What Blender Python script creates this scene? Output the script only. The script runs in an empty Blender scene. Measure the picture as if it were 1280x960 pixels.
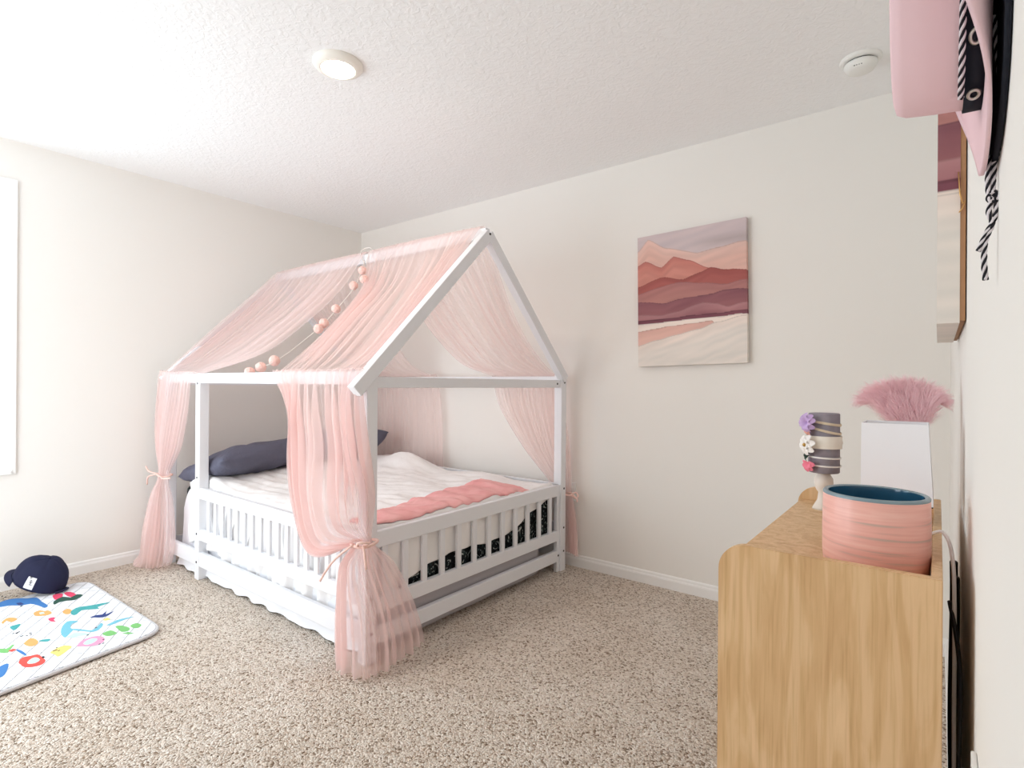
import bpy, bmesh, math, random
from mathutils import Vector, Matrix, noise
PI = math.pi
sc = bpy.context.scene
C = sc.collection
random.seed(7)

# ------------------------------------------------------------------ camera
CAM = Vector((3.97669, -2.94917, 1.13246)); F_PX = 683.785
YAW, PITCH, ROLL = -0.662074, 0.00051079, 0.00687185
_f = Vector((math.sin(YAW), math.cos(YAW), 0)); _r = Vector((math.cos(YAW), -math.sin(YAW), 0)); _u = Vector((0, 0, 1))
FW = _f*math.cos(PITCH) + _u*math.sin(PITCH); _u2 = _u*math.cos(PITCH) - _f*math.sin(PITCH)
RT = _r*math.cos(ROLL) + _u2*math.sin(ROLL); UP = _u2*math.cos(ROLL) - _r*math.sin(ROLL)
cam_d = bpy.data.cameras.new('camera'); cam = bpy.data.objects.new('camera', cam_d); C.objects.link(cam)
cam.matrix_world = Matrix(((RT.x, UP.x, -FW.x, CAM.x), (RT.y, UP.y, -FW.y, CAM.y), (RT.z, UP.z, -FW.z, CAM.z), (0, 0, 0, 1)))
cam_d.sensor_width = 36; cam_d.lens = F_PX/1280*36; cam_d.clip_start = 0.005
sc.camera = cam
def at(px, py, ax, val):
    d = FW + RT*((px-640)/F_PX) + UP*((480-py)/F_PX)
    return CAM + d*((val-CAM[ax])/d[ax])

# ------------------------------------------------------------------ light and exposure
sc.view_settings.view_transform = 'Standard'; sc.view_settings.look = 'None'
sc.view_settings.gamma = 1; sc.view_settings.use_curve_mapping = False
sc.view_settings.exposure = 0.10
sc.cycles.transparent_max_bounces = 40
sc.cycles.max_bounces = 14; sc.cycles.diffuse_bounces = 8; sc.cycles.sample_clamp_indirect = 6
W = bpy.data.worlds.new('sky'); sc.world = W; W.use_nodes = True
W.node_tree.nodes['Background'].inputs[0].default_value = (0.80, 0.92, 1, 1)
W.node_tree.nodes['Background'].inputs[1].default_value = 1.6
RW, RY, RH = 4.017, -3.75, 2.44       # right wall x, rear wall y, ceiling height
WY0, WY1, WZ0, WZ1 = -3.45, -2.257, 0.626, 2.226
def area(name, loc, rot, sx, sy, e, col):
    l = bpy.data.lights.new(name, 'AREA'); l.shape = 'RECTANGLE'; l.size = sx; l.size_y = sy; l.energy = e; l.color = col
    o = bpy.data.objects.new(name, l); C.objects.link(o); o.location = loc; o.rotation_euler = rot; return o
area('window_daylight', (-0.25, (WY0+WY1)/2, (WZ0+WZ1)/2), (0, -PI/2, 0), 1.55, 1.15, 25, (0.82, 0.93, 1.0))
area('added_front_fill', (1.2, RY-0.10, 1.25), (PI/2, 0, 0), 1.5, 2.0, 36, (0.97, 0.985, 1.0))  # added fill light, shining in through an unseen opening in the front wall

# ------------------------------------------------------------------ helpers
def srgb(r, g, b):
    return tuple(((c/255)/12.92 if c/255 <= 0.04045 else ((c/255+0.055)/1.055)**2.4) for c in (r, g, b))
def mat(name, col, rough=0.6, spec=0.3, metal=0, bump=None, var=None, **kw):
    m = bpy.data.materials.new(name); m.use_nodes = True; nt = m.node_tree; b = nt.nodes['Principled BSDF']
    c = (*srgb(*col), 1)
    b.inputs['Base Color'].default_value = c; b.inputs['Roughness'].default_value = rough
    b.inputs['Specular IOR Level'].default_value = spec; b.inputs['Metallic'].default_value = metal
    for k, v in kw.items(): b.inputs[k.replace('_', ' ')].default_value = v
    tc = nt.nodes.new('ShaderNodeTexCoord')
    if bump:
        sc_, st, di = bump
        n = nt.nodes.new('ShaderNodeTexNoise'); n.inputs['Scale'].default_value = sc_; n.inputs['Detail'].default_value = 3
        bp = nt.nodes.new('ShaderNodeBump'); bp.inputs['Strength'].default_value = st; bp.inputs['Distance'].default_value = di
        nt.links.new(tc.outputs['Object'], n.inputs['Vector']); nt.links.new(n.outputs['Fac'], bp.inputs['Height']); nt.links.new(bp.outputs[0], b.inputs['Normal'])
    if var:
        vs, col2 = var
        n = nt.nodes.new('ShaderNodeTexNoise'); n.inputs['Scale'].default_value = vs; n.inputs['Detail'].default_value = 4
        r = nt.nodes.new('ShaderNodeValToRGB'); r.color_ramp.elements[0].position = 0.35; r.color_ramp.elements[1].position = 0.65
        r.color_ramp.elements[0].color = c; r.color_ramp.elements[1].color = (*srgb(*col2), 1)
        nt.links.new(tc.outputs['Object'], n.inputs['Vector']); nt.links.new(n.outputs['Fac'], r.inputs[0]); nt.links.new(r.outputs[0], b.inputs['Base Color'])
    return m
def emis(name, col, s):
    m = bpy.data.materials.new(name); m.use_nodes = True; nt = m.node_tree; b = nt.nodes['Principled BSDF']
    b.inputs['Base Color'].default_value = (*col, 1); b.inputs['Emission Color'].default_value = (*col, 1); b.inputs['Emission Strength'].default_value = s
    return m
def obj(name, bm, m, parent=None, smooth=False):
    me = bpy.data.meshes.new(name); bm.to_mesh(me); bm.free()
    for x in (m if isinstance(m, (list, tuple)) else [m]): me.materials.append(x)
    if smooth:
        for p in me.polygons: p.use_smooth = True
    o = bpy.data.objects.new(name, me); C.objects.link(o)
    if parent: o.parent = parent
    return o
def base_origin(o):
    """move the mesh origin of a single-mesh thing to its base centre"""
    vs = [v.co for v in o.data.vertices]
    c = Vector(((min(v.x for v in vs)+max(v.x for v in vs))/2, (min(v.y for v in vs)+max(v.y for v in vs))/2, min(v.z for v in vs)))
    o.data.transform(Matrix.Translation(-c)); o.location = c; return c
def tag(o, label, cat, group=None):
    o['label'] = label; o['category'] = cat
    if group: o['group'] = group
    return o
def thing(name, label, cat, loc=(0, 0, 0), group=None):
    o = bpy.data.objects.new(name, None); C.objects.link(o); o.location = loc; o.empty_display_size = 0.05
    return tag(o, label, cat, group)
def fix(root):
    """parts were built in world coordinates: keep them there under a root that stands at the thing's base"""
    for ch in [o for o in C.objects if o.parent == root]:
        ch.matrix_parent_inverse = Matrix.Translation(-root.location)
def struct(o): o['kind'] = 'structure'; return o
def box(bm, a, b, bev=0.0, seg=2, mi=0, M=None):
    t = bmesh.new()
    x0, y0, z0 = [min(p, q) for p, q in zip(a, b)]; x1, y1, z1 = [max(p, q) for p, q in zip(a, b)]
    bmesh.ops.create_cube(t, size=1)
    for v in t.verts: v.co = Vector(((x0+x1)/2+v.co.x*(x1-x0), (y0+y1)/2+v.co.y*(y1-y0), (z0+z1)/2+v.co.z*(z1-z0)))
    if bev: bmesh.ops.bevel(t, geom=t.edges[:], offset=bev, segments=seg, affect='EDGES', profile=0.5)
    if M: bmesh.ops.transform(t, matrix=M, verts=t.verts)
    merge(bm, t, mi)
def merge(bm, t, mi=0):
    for f in t.faces: f.material_index = mi
    me = bpy.data.meshes.new('tmp'); t.to_mesh(me); t.free(); bm.from_mesh(me)
    bpy.data.meshes.remove(me)
def beam(bm, p, q, w, h, up=Vector((0, 0, 1)), bev=0.003, mi=0):
    p = Vector(p); q = Vector(q); d = (q-p); L = d.length; z = d/L
    x = up.cross(z).normalized(); y = z.cross(x)
    M = Matrix(((x.x, y.x, z.x, p.x), (x.y, y.y, z.y, p.y), (x.z, y.z, z.z, p.z), (0, 0, 0, 1)))
    box(bm, (-w/2, -h/2, 0), (w/2, h/2, L), bev, 2, mi, M)
def tube(bm, pts, r, seg=8, mi=0, closed=False):
    pts = [Vector(p) for p in pts]; n = len(pts); rings = []
    rr = r if isinstance(r, (list, tuple)) else [r]*n
    prev = None
    for i, p in enumerate(pts):
        if closed: d = pts[(i+1) % n]-pts[i-1]
        else: d = pts[min(i+1, n-1)]-pts[max(i-1, 0)]
        d.normalize()
        if prev is None:
            a = Vector((0, 0, 1)) if abs(d.z) < 0.9 else Vector((1, 0, 0))
            x = d.cross(a).normalized()
        else: x = (prev - d*prev.dot(d)).normalized()
        prev = x; y = d.cross(x)
        rings.append([bm.verts.new(p + (x*math.cos(2*PI*k/seg)+y*math.sin(2*PI*k/seg))*rr[i]) for k in range(seg)])
    m = n if closed else n-1
    for i in range(m):
        a, b = rings[i], rings[(i+1) % n]
        for k in range(seg):
            f = bm.faces.new((a[k], a[(k+1) % seg], b[(k+1) % seg], b[k])); f.material_index = mi; f.smooth = True
    if not closed:
        for rg, rv in ((rings[0], True), (rings[-1], False)):
            f = bm.faces.new(rg[::-1] if rv else rg); f.material_index = mi
def lathe(bm, prof, c, seg=40, mi=0, axis='z', sx=1, sy=1):
    """prof = [(radius, height)]; closed top/bottom where the radius is 0"""
    rings = []
    for r, h in prof:
        ring = []
        for k in range(seg if r > 1e-6 else 1):
            a = 2*PI*k/seg; p = Vector((r*math.cos(a)*sx, r*math.sin(a)*sy, h))
            if axis == '-x': p = Vector((-p.z, p.x, p.y))
            ring.append(bm.verts.new(Vector(c)+p))
        rings.append(ring)
    for a, b in zip(rings, rings[1:]):
        for k in range(seg):
            k2 = (k+1) % seg
            if len(a) == 1 and len(b) == 1: continue
            if len(a) == 1: f = bm.faces.new((a[0], b[k2], b[k]))
            elif len(b) == 1: f = bm.faces.new((a[k], a[k2], b[0]))
            else: f = bm.faces.new((a[k], a[k2], b[k2], b[k]))
            f.smooth = True; f.material_index = mi
def cr(ps, t):
    n = len(ps)-1; i = min(int(t*n), n-1) if n > 0 else 0; f = t*n-i
    p1, p2 = ps[i], ps[i+1]; p0 = ps[i-1] if i > 0 else p1*2-p2; p3 = ps[i+2] if i+2 <= n else p2*2-p1
    return 0.5*((2*p1)+(p2-p0)*f+(2*p0-5*p1+4*p2-p3)*f*f+(3*p1-p0-3*p2+p3)*f**3)
def pts_of(ps, n):
    ps = [Vector(p) for p in ps]; return [cr(ps, i/(n-1)) for i in range(n)]
def sheet(bm, rows, nu, nv, nf, seed=0, mi=0, side=1):
    """a draped cloth: rows = [(control points left to right, fold amplitude)] from top to bottom"""
    rs = [pts_of(r, nu+1) for r, a in rows]; am = [Vector((a, 0, 0)) for r, a in rows]
    rnd = random.Random(seed)
    ph = [rnd.uniform(0, 6.28) for _ in range(8)]; grid = []
    for j in range(nv+1):
        t = j/nv; grid.append([cr([r[i] for r in rs], t) for i in range(nu+1)])
    out = []
    for j in range(nv+1):
        t = j/nv; a = cr(am, t).x; row = []
        for i in range(nu+1):
            u = i/nu; p = grid[j][i]
            du = grid[j][min(i+1, nu)]-grid[j][max(i-1, 0)]; dv = grid[min(j+1, nv)][i]-grid[max(j-1, 0)][i]
            n = du.cross(dv); n = n.normalized() if n.length > 1e-9 else Vector((0, 0, 1))
            uw = u+0.05*math.sin(4.1*u+ph[0])+0.03*math.sin(9.7*u+ph[1]+1.3*t)
            F = 0.6*math.sin(2*PI*nf*uw+ph[2]+0.9*math.sin(2.3*t+ph[5])) + 0.42*math.sin(2*PI*nf*1.73*uw+ph[3]+1.4*t) + 0.25*math.sin(2*PI*nf*0.41*uw+ph[4]-1.1*t) + 0.22*math.sin(2*PI*nf*2.9*uw+ph[6]+2.2*t)
            row.append(bm.verts.new(p + n*(a*F*side)))
        out.append(row)
    for j in range(nv):
        for i in range(nu):
            f = bm.faces.new((out[j][i], out[j][i+1], out[j+1][i+1], out[j+1][i])); f.smooth = True; f.material_index = mi
    return out

# ------------------------------------------------------------------ materials
M_wall = mat('wall_paint', (238, 235, 230), 0.85, 0.15, bump=(260, 0.10, 0.001))
M_trim = mat('trim_paint', (243, 242, 240), 0.4, 0.4)
M_white = mat('white_lacquer', (234, 235, 239), 0.42, 0.35)
M_bolt = mat('bolt_black', (35, 33, 33), 0.5)
M_dark = mat('black_plastic', (22, 22, 26), 0.45)
def ceiling_mat():
    m = mat('textured_ceiling', (246, 246, 246), 0.9, 0.1); nt = m.node_tree; b = nt.nodes['Principled BSDF']
    tc = nt.nodes.new('ShaderNodeTexCoord'); n = nt.nodes.new('ShaderNodeTexNoise'); n.inputs['Scale'].default_value = 42; n.inputs['Detail'].default_value = 2.5; n.inputs['Distortion'].default_value = 0.8
    r = nt.nodes.new('ShaderNodeValToRGB'); r.color_ramp.elements[0].position = 0.42; r.color_ramp.elements[1].position = 0.62
    bp = nt.nodes.new('ShaderNodeBump'); bp.inputs['Strength'].default_value = 0.30; bp.inputs['Distance'].default_value = 0.004
    nt.links.new(tc.outputs['Object'], n.inputs['Vector']); nt.links.new(n.outputs['Fac'], r.inputs[0]); nt.links.new(r.outputs[0], bp.inputs['Height']); nt.links.new(bp.outputs[0], b.inputs['Normal'])
    return m
M_ceil = ceiling_mat()
def carpet_mat():
    m = mat('carpet_pile', (205, 188, 170), 1.0, 0.05); nt = m.node_tree; b = nt.nodes['Principled BSDF']; L = nt.links.new
    tc = nt.nodes.new('ShaderNodeTexCoord')
    n0 = nt.nodes.new('ShaderNodeTexNoise'); n0.inputs['Scale'].default_value = 60; n0.inputs['Detail'].default_value = 2
    mx = nt.nodes.new('ShaderNodeVectorMath'); mx.operation = 'MULTIPLY_ADD'; mx.inputs[1].default_value = (0.012, 0.012, 0.012)
    L(tc.outputs['Object'], n0.inputs['Vector']); L(n0.outputs['Color'], mx.inputs[0]); L(tc.outputs['Object'], mx.inputs[2])
    v = nt.nodes.new('ShaderNodeTexVoronoi'); v.inputs['Scale'].default_value = 150
    L(mx.outputs[0], v.inputs['Vector'])
    n2 = nt.nodes.new('ShaderNodeTexNoise'); n2.inputs['Scale'].default_value = 3.0; n2.inputs['Detail'].default_value = 3; L(tc.outputs['Object'], n2.inputs['Vector'])
    sep = nt.nodes.new('ShaderNodeSeparateColor'); L(v.outputs['Color'], sep.inputs[0])
    r = nt.nodes.new('ShaderNodeValToRGB'); e = r.color_ramp.elements
    e[0].position = 0.0; e[0].color = (*srgb(140, 120, 100), 1); e[1].position = 1.0; e[1].color = (*srgb(248, 240, 230), 1)
    k = e.new(0.25); k.color = (*srgb(219, 203, 188), 1); k = e.new(0.6); k.color = (*srgb(237, 225, 213), 1)
    L(sep.outputs[0], r.inputs[0])
    r2 = nt.nodes.new('ShaderNodeValToRGB'); r2.color_ramp.elements[0].position = 0.3; r2.color_ramp.elements[1].position = 0.7
    r2.color_ramp.elements[0].color = (0.90, 0.87, 0.84, 1); r2.color_ramp.elements[1].color = (1, 1, 1, 1); L(n2.outputs['Fac'], r2.inputs[0])
    mm = nt.nodes.new('ShaderNodeMix'); mm.data_type = 'RGBA'; mm.blend_type = 'MULTIPLY'; mm.inputs[0].default_value = 1
    L(r.outputs[0], mm.inputs[6]); L(r2.outputs[0], mm.inputs[7]); L(mm.outputs[2], b.inputs['Base Color'])
    iv = nt.nodes.new('ShaderNodeMath'); iv.operation = 'MULTIPLY'; iv.inputs[1].default_value = -1; L(v.outputs['Distance'], iv.inputs[0])
    bp = nt.nodes.new('ShaderNodeBump'); bp.inputs['Strength'].default_value = 1.0; bp.inputs['Distance'].default_value = 0.008
    L(iv.outputs[0], bp.inputs['Height']); L(bp.outputs[0], b.inputs['Normal'])
    return m
M_carpet = carpet_mat()
def wood_mat():
    m = mat('oak_laminate', (205, 165, 115), 0.45, 0.35); nt = m.node_tree; b = nt.nodes['Principled BSDF']; L = nt.links.new
    tc = nt.nodes.new('ShaderNodeTexCoord'); mp = nt.nodes.new('ShaderNodeMapping'); mp.inputs['Scale'].default_value = (9, 9, 0.9)
    L(tc.outputs['Object'], mp.inputs['Vector'])
    n = nt.nodes.new('ShaderNodeTexNoise'); n.inputs['Scale'].default_value = 3.2; n.inputs['Detail'].default_value = 6; n.inputs['Distortion'].default_value = 1.6; L(mp.outputs[0], n.inputs['Vector'])
    mp2 = nt.nodes.new('ShaderNodeMapping'); mp2.inputs['Scale'].default_value = (220, 220, 7); L(tc.outputs['Object'], mp2.inputs['Vector'])
    n2 = nt.nodes.new('ShaderNodeTexNoise'); n2.inputs['Scale'].default_value = 1; n2.inputs['Detail'].default_value = 2; L(mp2.outputs[0], n2.inputs['Vector'])
    r = nt.nodes.new('ShaderNodeValToRGB'); e = r.color_ramp.elements
    e[0].position = 0.3; e[0].color = (*srgb(203, 162, 116), 1); e[1].position = 0.75; e[1].color = (*srgb(232, 196, 154), 1)
    k = e.new(0.47); k.color = (*srgb(216, 178, 132), 1); k = e.new(0.52); k.color = (*srgb(221, 185, 141), 1)
    L(n.outputs['Fac'], r.inputs[0])
    r2 = nt.nodes.new('ShaderNodeValToRGB'); r2.color_ramp.elements[0].position = 0.30; r2.color_ramp.elements[1].position = 0.5
    r2.color_ramp.elements[0].color = (0.88, 0.84, 0.78, 1); r2.color_ramp.elements[1].color = (1, 1, 1, 1); L(n2.outputs['Fac'], r2.inputs[0])
    mm = nt.nodes.new('ShaderNodeMix'); mm.data_type = 'RGBA'; mm.blend_type = 'MULTIPLY'; mm.inputs[0].default_value = 1
    L(r.outputs[0], mm.inputs[6]); L(r2.outputs[0], mm.inputs[7]); L(mm.outputs[2], b.inputs['Base Color'])
    return m
M_wood = wood_mat()
def sheer_mat(name, col, alpha):
    m = bpy.data.materials.new(name); m.use_nodes = True; nt = m.node_tree; nt.nodes.clear(); L = nt.links.new
    out = nt.nodes.new('ShaderNodeOutputMaterial'); d = nt.nodes.new('ShaderNodeBsdfDiffuse'); tl = nt.nodes.new('ShaderNodeBsdfTranslucent'); tr = nt.nodes.new('ShaderNodeBsdfTransparent')
    c = (*srgb(*col), 1); d.inputs[0].default_value = c; tl.inputs[0].default_value = c
    a = nt.nodes.new('ShaderNodeMixShader'); a.inputs[0].default_value = 0.42; L(d.outputs[0], a.inputs[1]); L(tl.outputs[0], a.inputs[2])
    b = nt.nodes.new('ShaderNodeMixShader'); b.inputs[0].default_value = alpha; L(tr.outputs[0], b.inputs[1]); L(a.outputs[0], b.inputs[2]); L(b.outputs[0], out.inputs[0])
    return m
M_sheer = sheer_mat('sheer_pink_voile', (253, 232, 229), 0.48)
M_ribbon = mat('pink_ribbon', (248, 212, 202), 0.6)
M_comf = mat('white_comforter', (243, 241, 240), 0.85, 0.1, bump=(18, 0.35, 0.012))
M_sheet = mat('white_sheet', (235, 236, 240), 0.8, 0.1, bump=(25, 0.25, 0.01))
M_grey = mat('grey_sheet', (176, 172, 176), 0.85, 0.1)
M_pill = mat('charcoal_pillowcase', (96, 96, 112), 0.7, 0.2, bump=(11, 0.7, 0.03))
M_pinkbl = mat('pink_blanket', (236, 168, 168), 0.8, 0.15, bump=(40, 0.2, 0.004), var=(12, (242, 186, 184)))
def floral_mat():
    m = mat('dark_floral_print', (28, 30, 34), 0.8, 0.1); nt = m.node_tree; b = nt.nodes['Principled BSDF']; L = nt.links.new
    tc = nt.nodes.new('ShaderNodeTexCoord'); n = nt.nodes.new('ShaderNodeTexNoise'); n.inputs['Scale'].default_value = 22; n.inputs['Detail'].default_value = 3; n.inputs['Distortion'].default_value = 2.5; L(tc.outputs['Object'], n.inputs['Vector'])
    r = nt.nodes.new('ShaderNodeValToRGB'); r.color_ramp.interpolation = 'LINEAR'; e = r.color_ramp.elements
    e[0].position = 0.5; e[0].color = (*srgb(26, 28, 32), 1); e[1].position = 0.66; e[1].color = (*srgb(205, 205, 200), 1)
    k = e.new(0.60); k.color = (*srgb(60, 78, 78), 1)
    L(n.outputs['Fac'], r.inputs[0]); L(r.outputs[0], b.inputs['Base Color']); return m
M_floral = floral_mat()

# ------------------------------------------------------------------ room
bm = bmesh.new(); box(bm, (-0.15, RY-0.15, -0.12), (RW+0.15, 0.15, 0)); struct(obj('floor', bm, M_carpet))
bm = bmesh.new(); box(bm, (-0.15, RY-0.15, RH), (RW+0.15, 0.15, RH+0.12)); struct(obj('ceiling', bm, M_ceil))
bm = bmesh.new(); box(bm, (-0.15, 0, 0), (RW+0.15, 0.15, RH)); struct(obj('wall_back', bm, M_wall))
bm = bmesh.new(); box(bm, (RW, RY, 0), (RW+0.15, 0, RH)); struct(obj('wall_right', bm, M_wall))
bm = bmesh.new()
box(bm, (-0.15, RY, 0), (0, 0, WZ0)); box(bm, (-0.15, RY, WZ1), (0, 0, RH)); box(bm, (-0.15, RY, WZ0), (0, WY0, WZ1)); box(bm, (-0.15, WY1, WZ0), (0, 0, WZ1))
struct(obj('wall_left', bm, M_wall))
bm = bmesh.new()
DX0, DX1, DZ = 0.5, 1.9, 2.1  # unseen opening, positioned to let the added fill light in
box(bm, (-0.15, RY-0.15, 0), (DX0, RY, RH)); box(bm, (DX1, RY-0.15, 0), (RW+0.15, RY, RH)); box(bm, (DX0, RY-0.15, DZ), (DX1, RY, RH))
struct(obj('wall_front', bm, M_wall))
def baseboard(name, p, q, n):
    bm = bmesh.new(); p = Vector(p); q = Vector(q); n = Vector(n)
    prof = [(0.000, 0), (0.014, 0), (0.014, 0.048), (0.0125, 0.050), (0.0125, 0.0535), (0.0095, 0.056), (0.0075, 0.068), (0.003, 0.0735), (0, 0.0735)]
    a = [bm.verts.new(p+n*t+Vector((0, 0, z))) for t, z in prof]; b = [bm.verts.new(q+n*t+Vector((0, 0, z))) for t, z in prof]
    for i in range(len(prof)-1): bm.faces.new((a[i], a[i+1], b[i+1], b[i]))
    bm.faces.new(a[::-1]); bm.faces.new(b); bmesh.ops.recalc_face_normals(bm, faces=bm.faces)
    struct(obj(name, bm, M_trim))
baseboard('baseboard_back', (0, 0, 0), (RW, 0, 0), (0, -1, 0))
baseboard('baseboard_left', (0, RY, 0), (0, 0, 0), (1, 0, 0))
baseboard('baseboard_right', (RW, 0, 0), (RW, RY, 0), (-1, 0, 0))
# window on the left wall: casing, sashes and panes
M_glass = bpy.data.materials.new('window_glass'); M_glass.use_nodes = True; _g = M_glass.node_tree; _g.nodes.clear()
_o = _g.nodes.new('ShaderNodeOutputMaterial'); _m = _g.nodes.new('ShaderNodeMixShader'); _m.inputs[0].default_value = 0.06
_t = _g.nodes.new('ShaderNodeBsdfTransparent'); _t.inputs[0].default_value = (0.93, 0.98, 1, 1); _s = _g.nodes.new('ShaderNodeBsdfGlossy'); _s.inputs['Roughness'].default_value = 0.02
_g.links.new(_t.outputs[0], _m.inputs[1]); _g.links.new(_s.outputs[0], _m.inputs[2]); _g.links.new(_m.outputs[0], _o.inputs[0])
bm = bmesh.new(); t = 0.055
for a, b in (((-0.13, WY0, WZ0), (0.012, WY0+t, WZ1)), ((-0.13, WY1-0.02, WZ0), (0.012, WY1, WZ1)), ((-0.129, WY0+t, WZ0), (0.024, WY1-0.0202, WZ0+0.02)), ((-0.129, WY0+t, WZ1-0.02), (0.011, WY1-0.0202, WZ1))): box(bm, a, b, 0.002)
win = struct(obj('window_1', bm, M_trim))
bm = bmesh.new(); zm = 1.50
ym0, ym1 = WY0+0.05, WY1-0.02
for z0, z1, xo in ((WZ0+0.02, zm+0.02, -0.06), (zm-0.02, WZ1-0.02, -0.09)):
    for a, b in (((xo-0.029, ym0, z0), (xo, ym0+0.032, z1)), ((xo-0.029, ym1-0.032, z0), (xo, ym1, z1)), ((xo-0.028, ym0+0.0322, z0), (xo-0.001, ym1-0.0322, z0+0.05)), ((xo-0.028, ym0+0.0322, z1-0.05), (xo-0.001, ym1-0.0322, z1))): box(bm, a, b, 0.002)
fr = obj('window_frame', bm, M_trim, win)
for z0, z1, xo in ((WZ0+0.06, zm-0.02, -0.075), (zm+0.02, WZ1-0.06, -0.105)):
    bm = bmesh.new(); box(bm, (xo-0.002, ym0+0.04, z0), (xo+0.002, ym1-0.04, z1)); obj('pane', bm, M_glass, fr)

# ------------------------------------------------------------------ house bed
BX0, BX1, BY0, BY1, RYD = 0.15, 2.18, -1.583, -0.10, -0.844
bed = thing('house_bed', 'white wooden house-frame bed with slatted guard rails in the corner of the room', 'bed', ((BX0+BX1)/2, (BY0+BY1)/2, 0))
P = 0.054
def bpart(name, fn, parent=bed, m=M_white):
    bm = bmesh.new(); fn(bm); return obj(name, bm, m, parent)
def bolt(x, y, z, n, parent):
    bm = bmesh.new(); n = Vector(n)
    tube(bm, [Vector((x, y, z))-n*0.004, Vector((x, y, z))+n*0.0015], 0.0065, 10)
    return obj('bolt', bm, M_bolt, parent)
posts = {}
for k, (x, y, zt) in {'nf': (BX1-P, BY0, 1.205), 'nb': (BX1-P, BY1-P, 1.205), 'mid': (0.598, BY0, 1.175), 'ff': (BX0, BY0, 1.175), 'fb': (BX0, BY1-P, 1.175)}.items():
    posts[k] = bpart('post', lambda b: box(b, (x, y, 0.0), (x+P, y+P, zt), 0.004))
    if k != 'mid':
        for v in posts[k].data.vertices:
            if v.co.z > 1.1: v.co.z = 1.916-abs(v.co.y-RYD)
for z in (1.125, 0.585, 0.262, 0.10): bolt(0.625, BY0, z, (0, -1, 0), posts['mid'])
for z in (1.145, 0.50, 0.262, 0.12):
    bolt(BX1, BY0+0.027, z, (1, 0, 0), posts['nf'])
    bolt(BX1, BY1-0.022, z, (1, 0, 0), posts['nb'])
# top rails
bpart('top_rail', lambda b: box(b, (BX0+P, BY0+0.006, 1.127), (BX1-P, BY0+0.036, 1.183), 0.003))
bpart('top_rail', lambda b: box(b, (BX0+P, BY1-0.036, 1.127), (BX1-P, BY1-0.006, 1.183), 0.003))
tr_ = bpart('top_rail', lambda b: box(b, (BX1-0.044, BY0+P, 1.114), (BX1-0.012, BY1-P, 1.160), 0.003))
bolt(BX1-0.012, BY1-P-0.03, 1.137, (1, 0, 0), tr_)
bpart('top_rail', lambda b: box(b, (BX0+0.012, BY0+P, 1.114), (BX0+0.044, BY1-P, 1.160), 0.003))
bpart('ridge_beam', lambda b: box(b, (BX0+0.02, RYD-0.016, 1.868), (BX1-0.006, RYD+0.016, 1.922), 0.003))
for x0, x1 in ((BX1-0.032, BX1+0.012), (BX0, BX0+0.04)):
    for s in (-1, 1):
        def raft(b, s=s):
            xm = (x0+x1)/2 + (0.001 if s < 0 else -0.001)
            c = 0.7071; off = 0.027
            ye = BY0-(0.055 if x0 > 1 else 0.015) if s < 0 else BY1-0.015
            ze = 1.928-abs(ye-RYD)*0.995
            beam(b, (xm, ye-s*off*c*0+0, ze-off/c), (xm, RYD+s*(-0.0)-(-s)*(-0.02)*0, 1.928-off/c), (x1-x0), 0.054, up=Vector((1, 0, 0)).cross(Vector((0, 1, 0))))
        r_ = bpart('rafter', raft)
        if x0 > 1:
            if s < 0:
                bolt(x1+0.001, RYD-0.004, 1.888, (1, 0, 0), r_)
# guard rail panels with slats
def guard(rails, slats, name='guard_rail'):
    g = bpart(name, lambda b: [box(b, p, q, 0.003) for p, q in rails])
    for p, q in slats:
        bm = bmesh.new(); box(bm, p, q, 0.002); obj('slat', bm, M_white, g)
    return g
yf = BY0+0.004
sl = []
N = 17
xs = [0.75+(2.06-0.75)*i/(N-1) for i in range(N)]
sl = [((x-0.015, yf+0.004, 0.285), (x+0.015, yf+0.018, 0.470)) for x in xs]
guard([((0.598+P, yf, 0.465), (BX1-P, yf+0.024, 0.527)), ((0.598+P, yf, 0.228), (BX1-P, yf+0.024, 0.290))], sl)
xf = BX1-0.010
ys = [-1.475+(-0.245+1.475)*i/11 for i in range(12)]
sl = [((xf-0.018, y-0.015, 0.245), (xf-0.004, y+0.015, 0.462)) for y in ys]
g_ = guard([((xf-0.026, BY0+P, 0.458), (xf, BY1-P+0.004, 0.526)), ((xf-0.026, BY0+P, 0.188), (xf, BY1-P+0.004, 0.250)), ((xf-0.026, BY1-P-0.024, 0.0), (xf-0.001, BY1-P, 0.526))], sl)
guard([((BX0+P, BY1-0.03, 0.465), (BX1-P, BY1-0.006, 0.527)), ((BX0+P, BY1-0.03, 0.228), (BX1-P, BY1-0.006, 0.290))], [])
bpart('bottom_rail', lambda b: box(b, (BX0+P, yf, 0.078), (BX1-P, yf+0.024, 0.160), 0.003))
q_ = bpart('bottom_rail', lambda b: box(b, (xf-0.026, BY0+P, 0.063), (xf, BY1-P, 0.130), 0.003))
bolt(xf, BY1-P-0.012, 0.10, (1, 0, 0), q_)
bpart('bottom_rail', lambda b: box(b, (BX0+P, BY1-0.03, 0.078), (BX1-P, BY1-0.006, 0.160), 0.003))
bpart('bottom_rail', lambda b: box(b, (BX0+0.01, BY0+P, 0.078), (BX0+0.036, BY1-P, 0.160), 0.003))
fix(bed)

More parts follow.
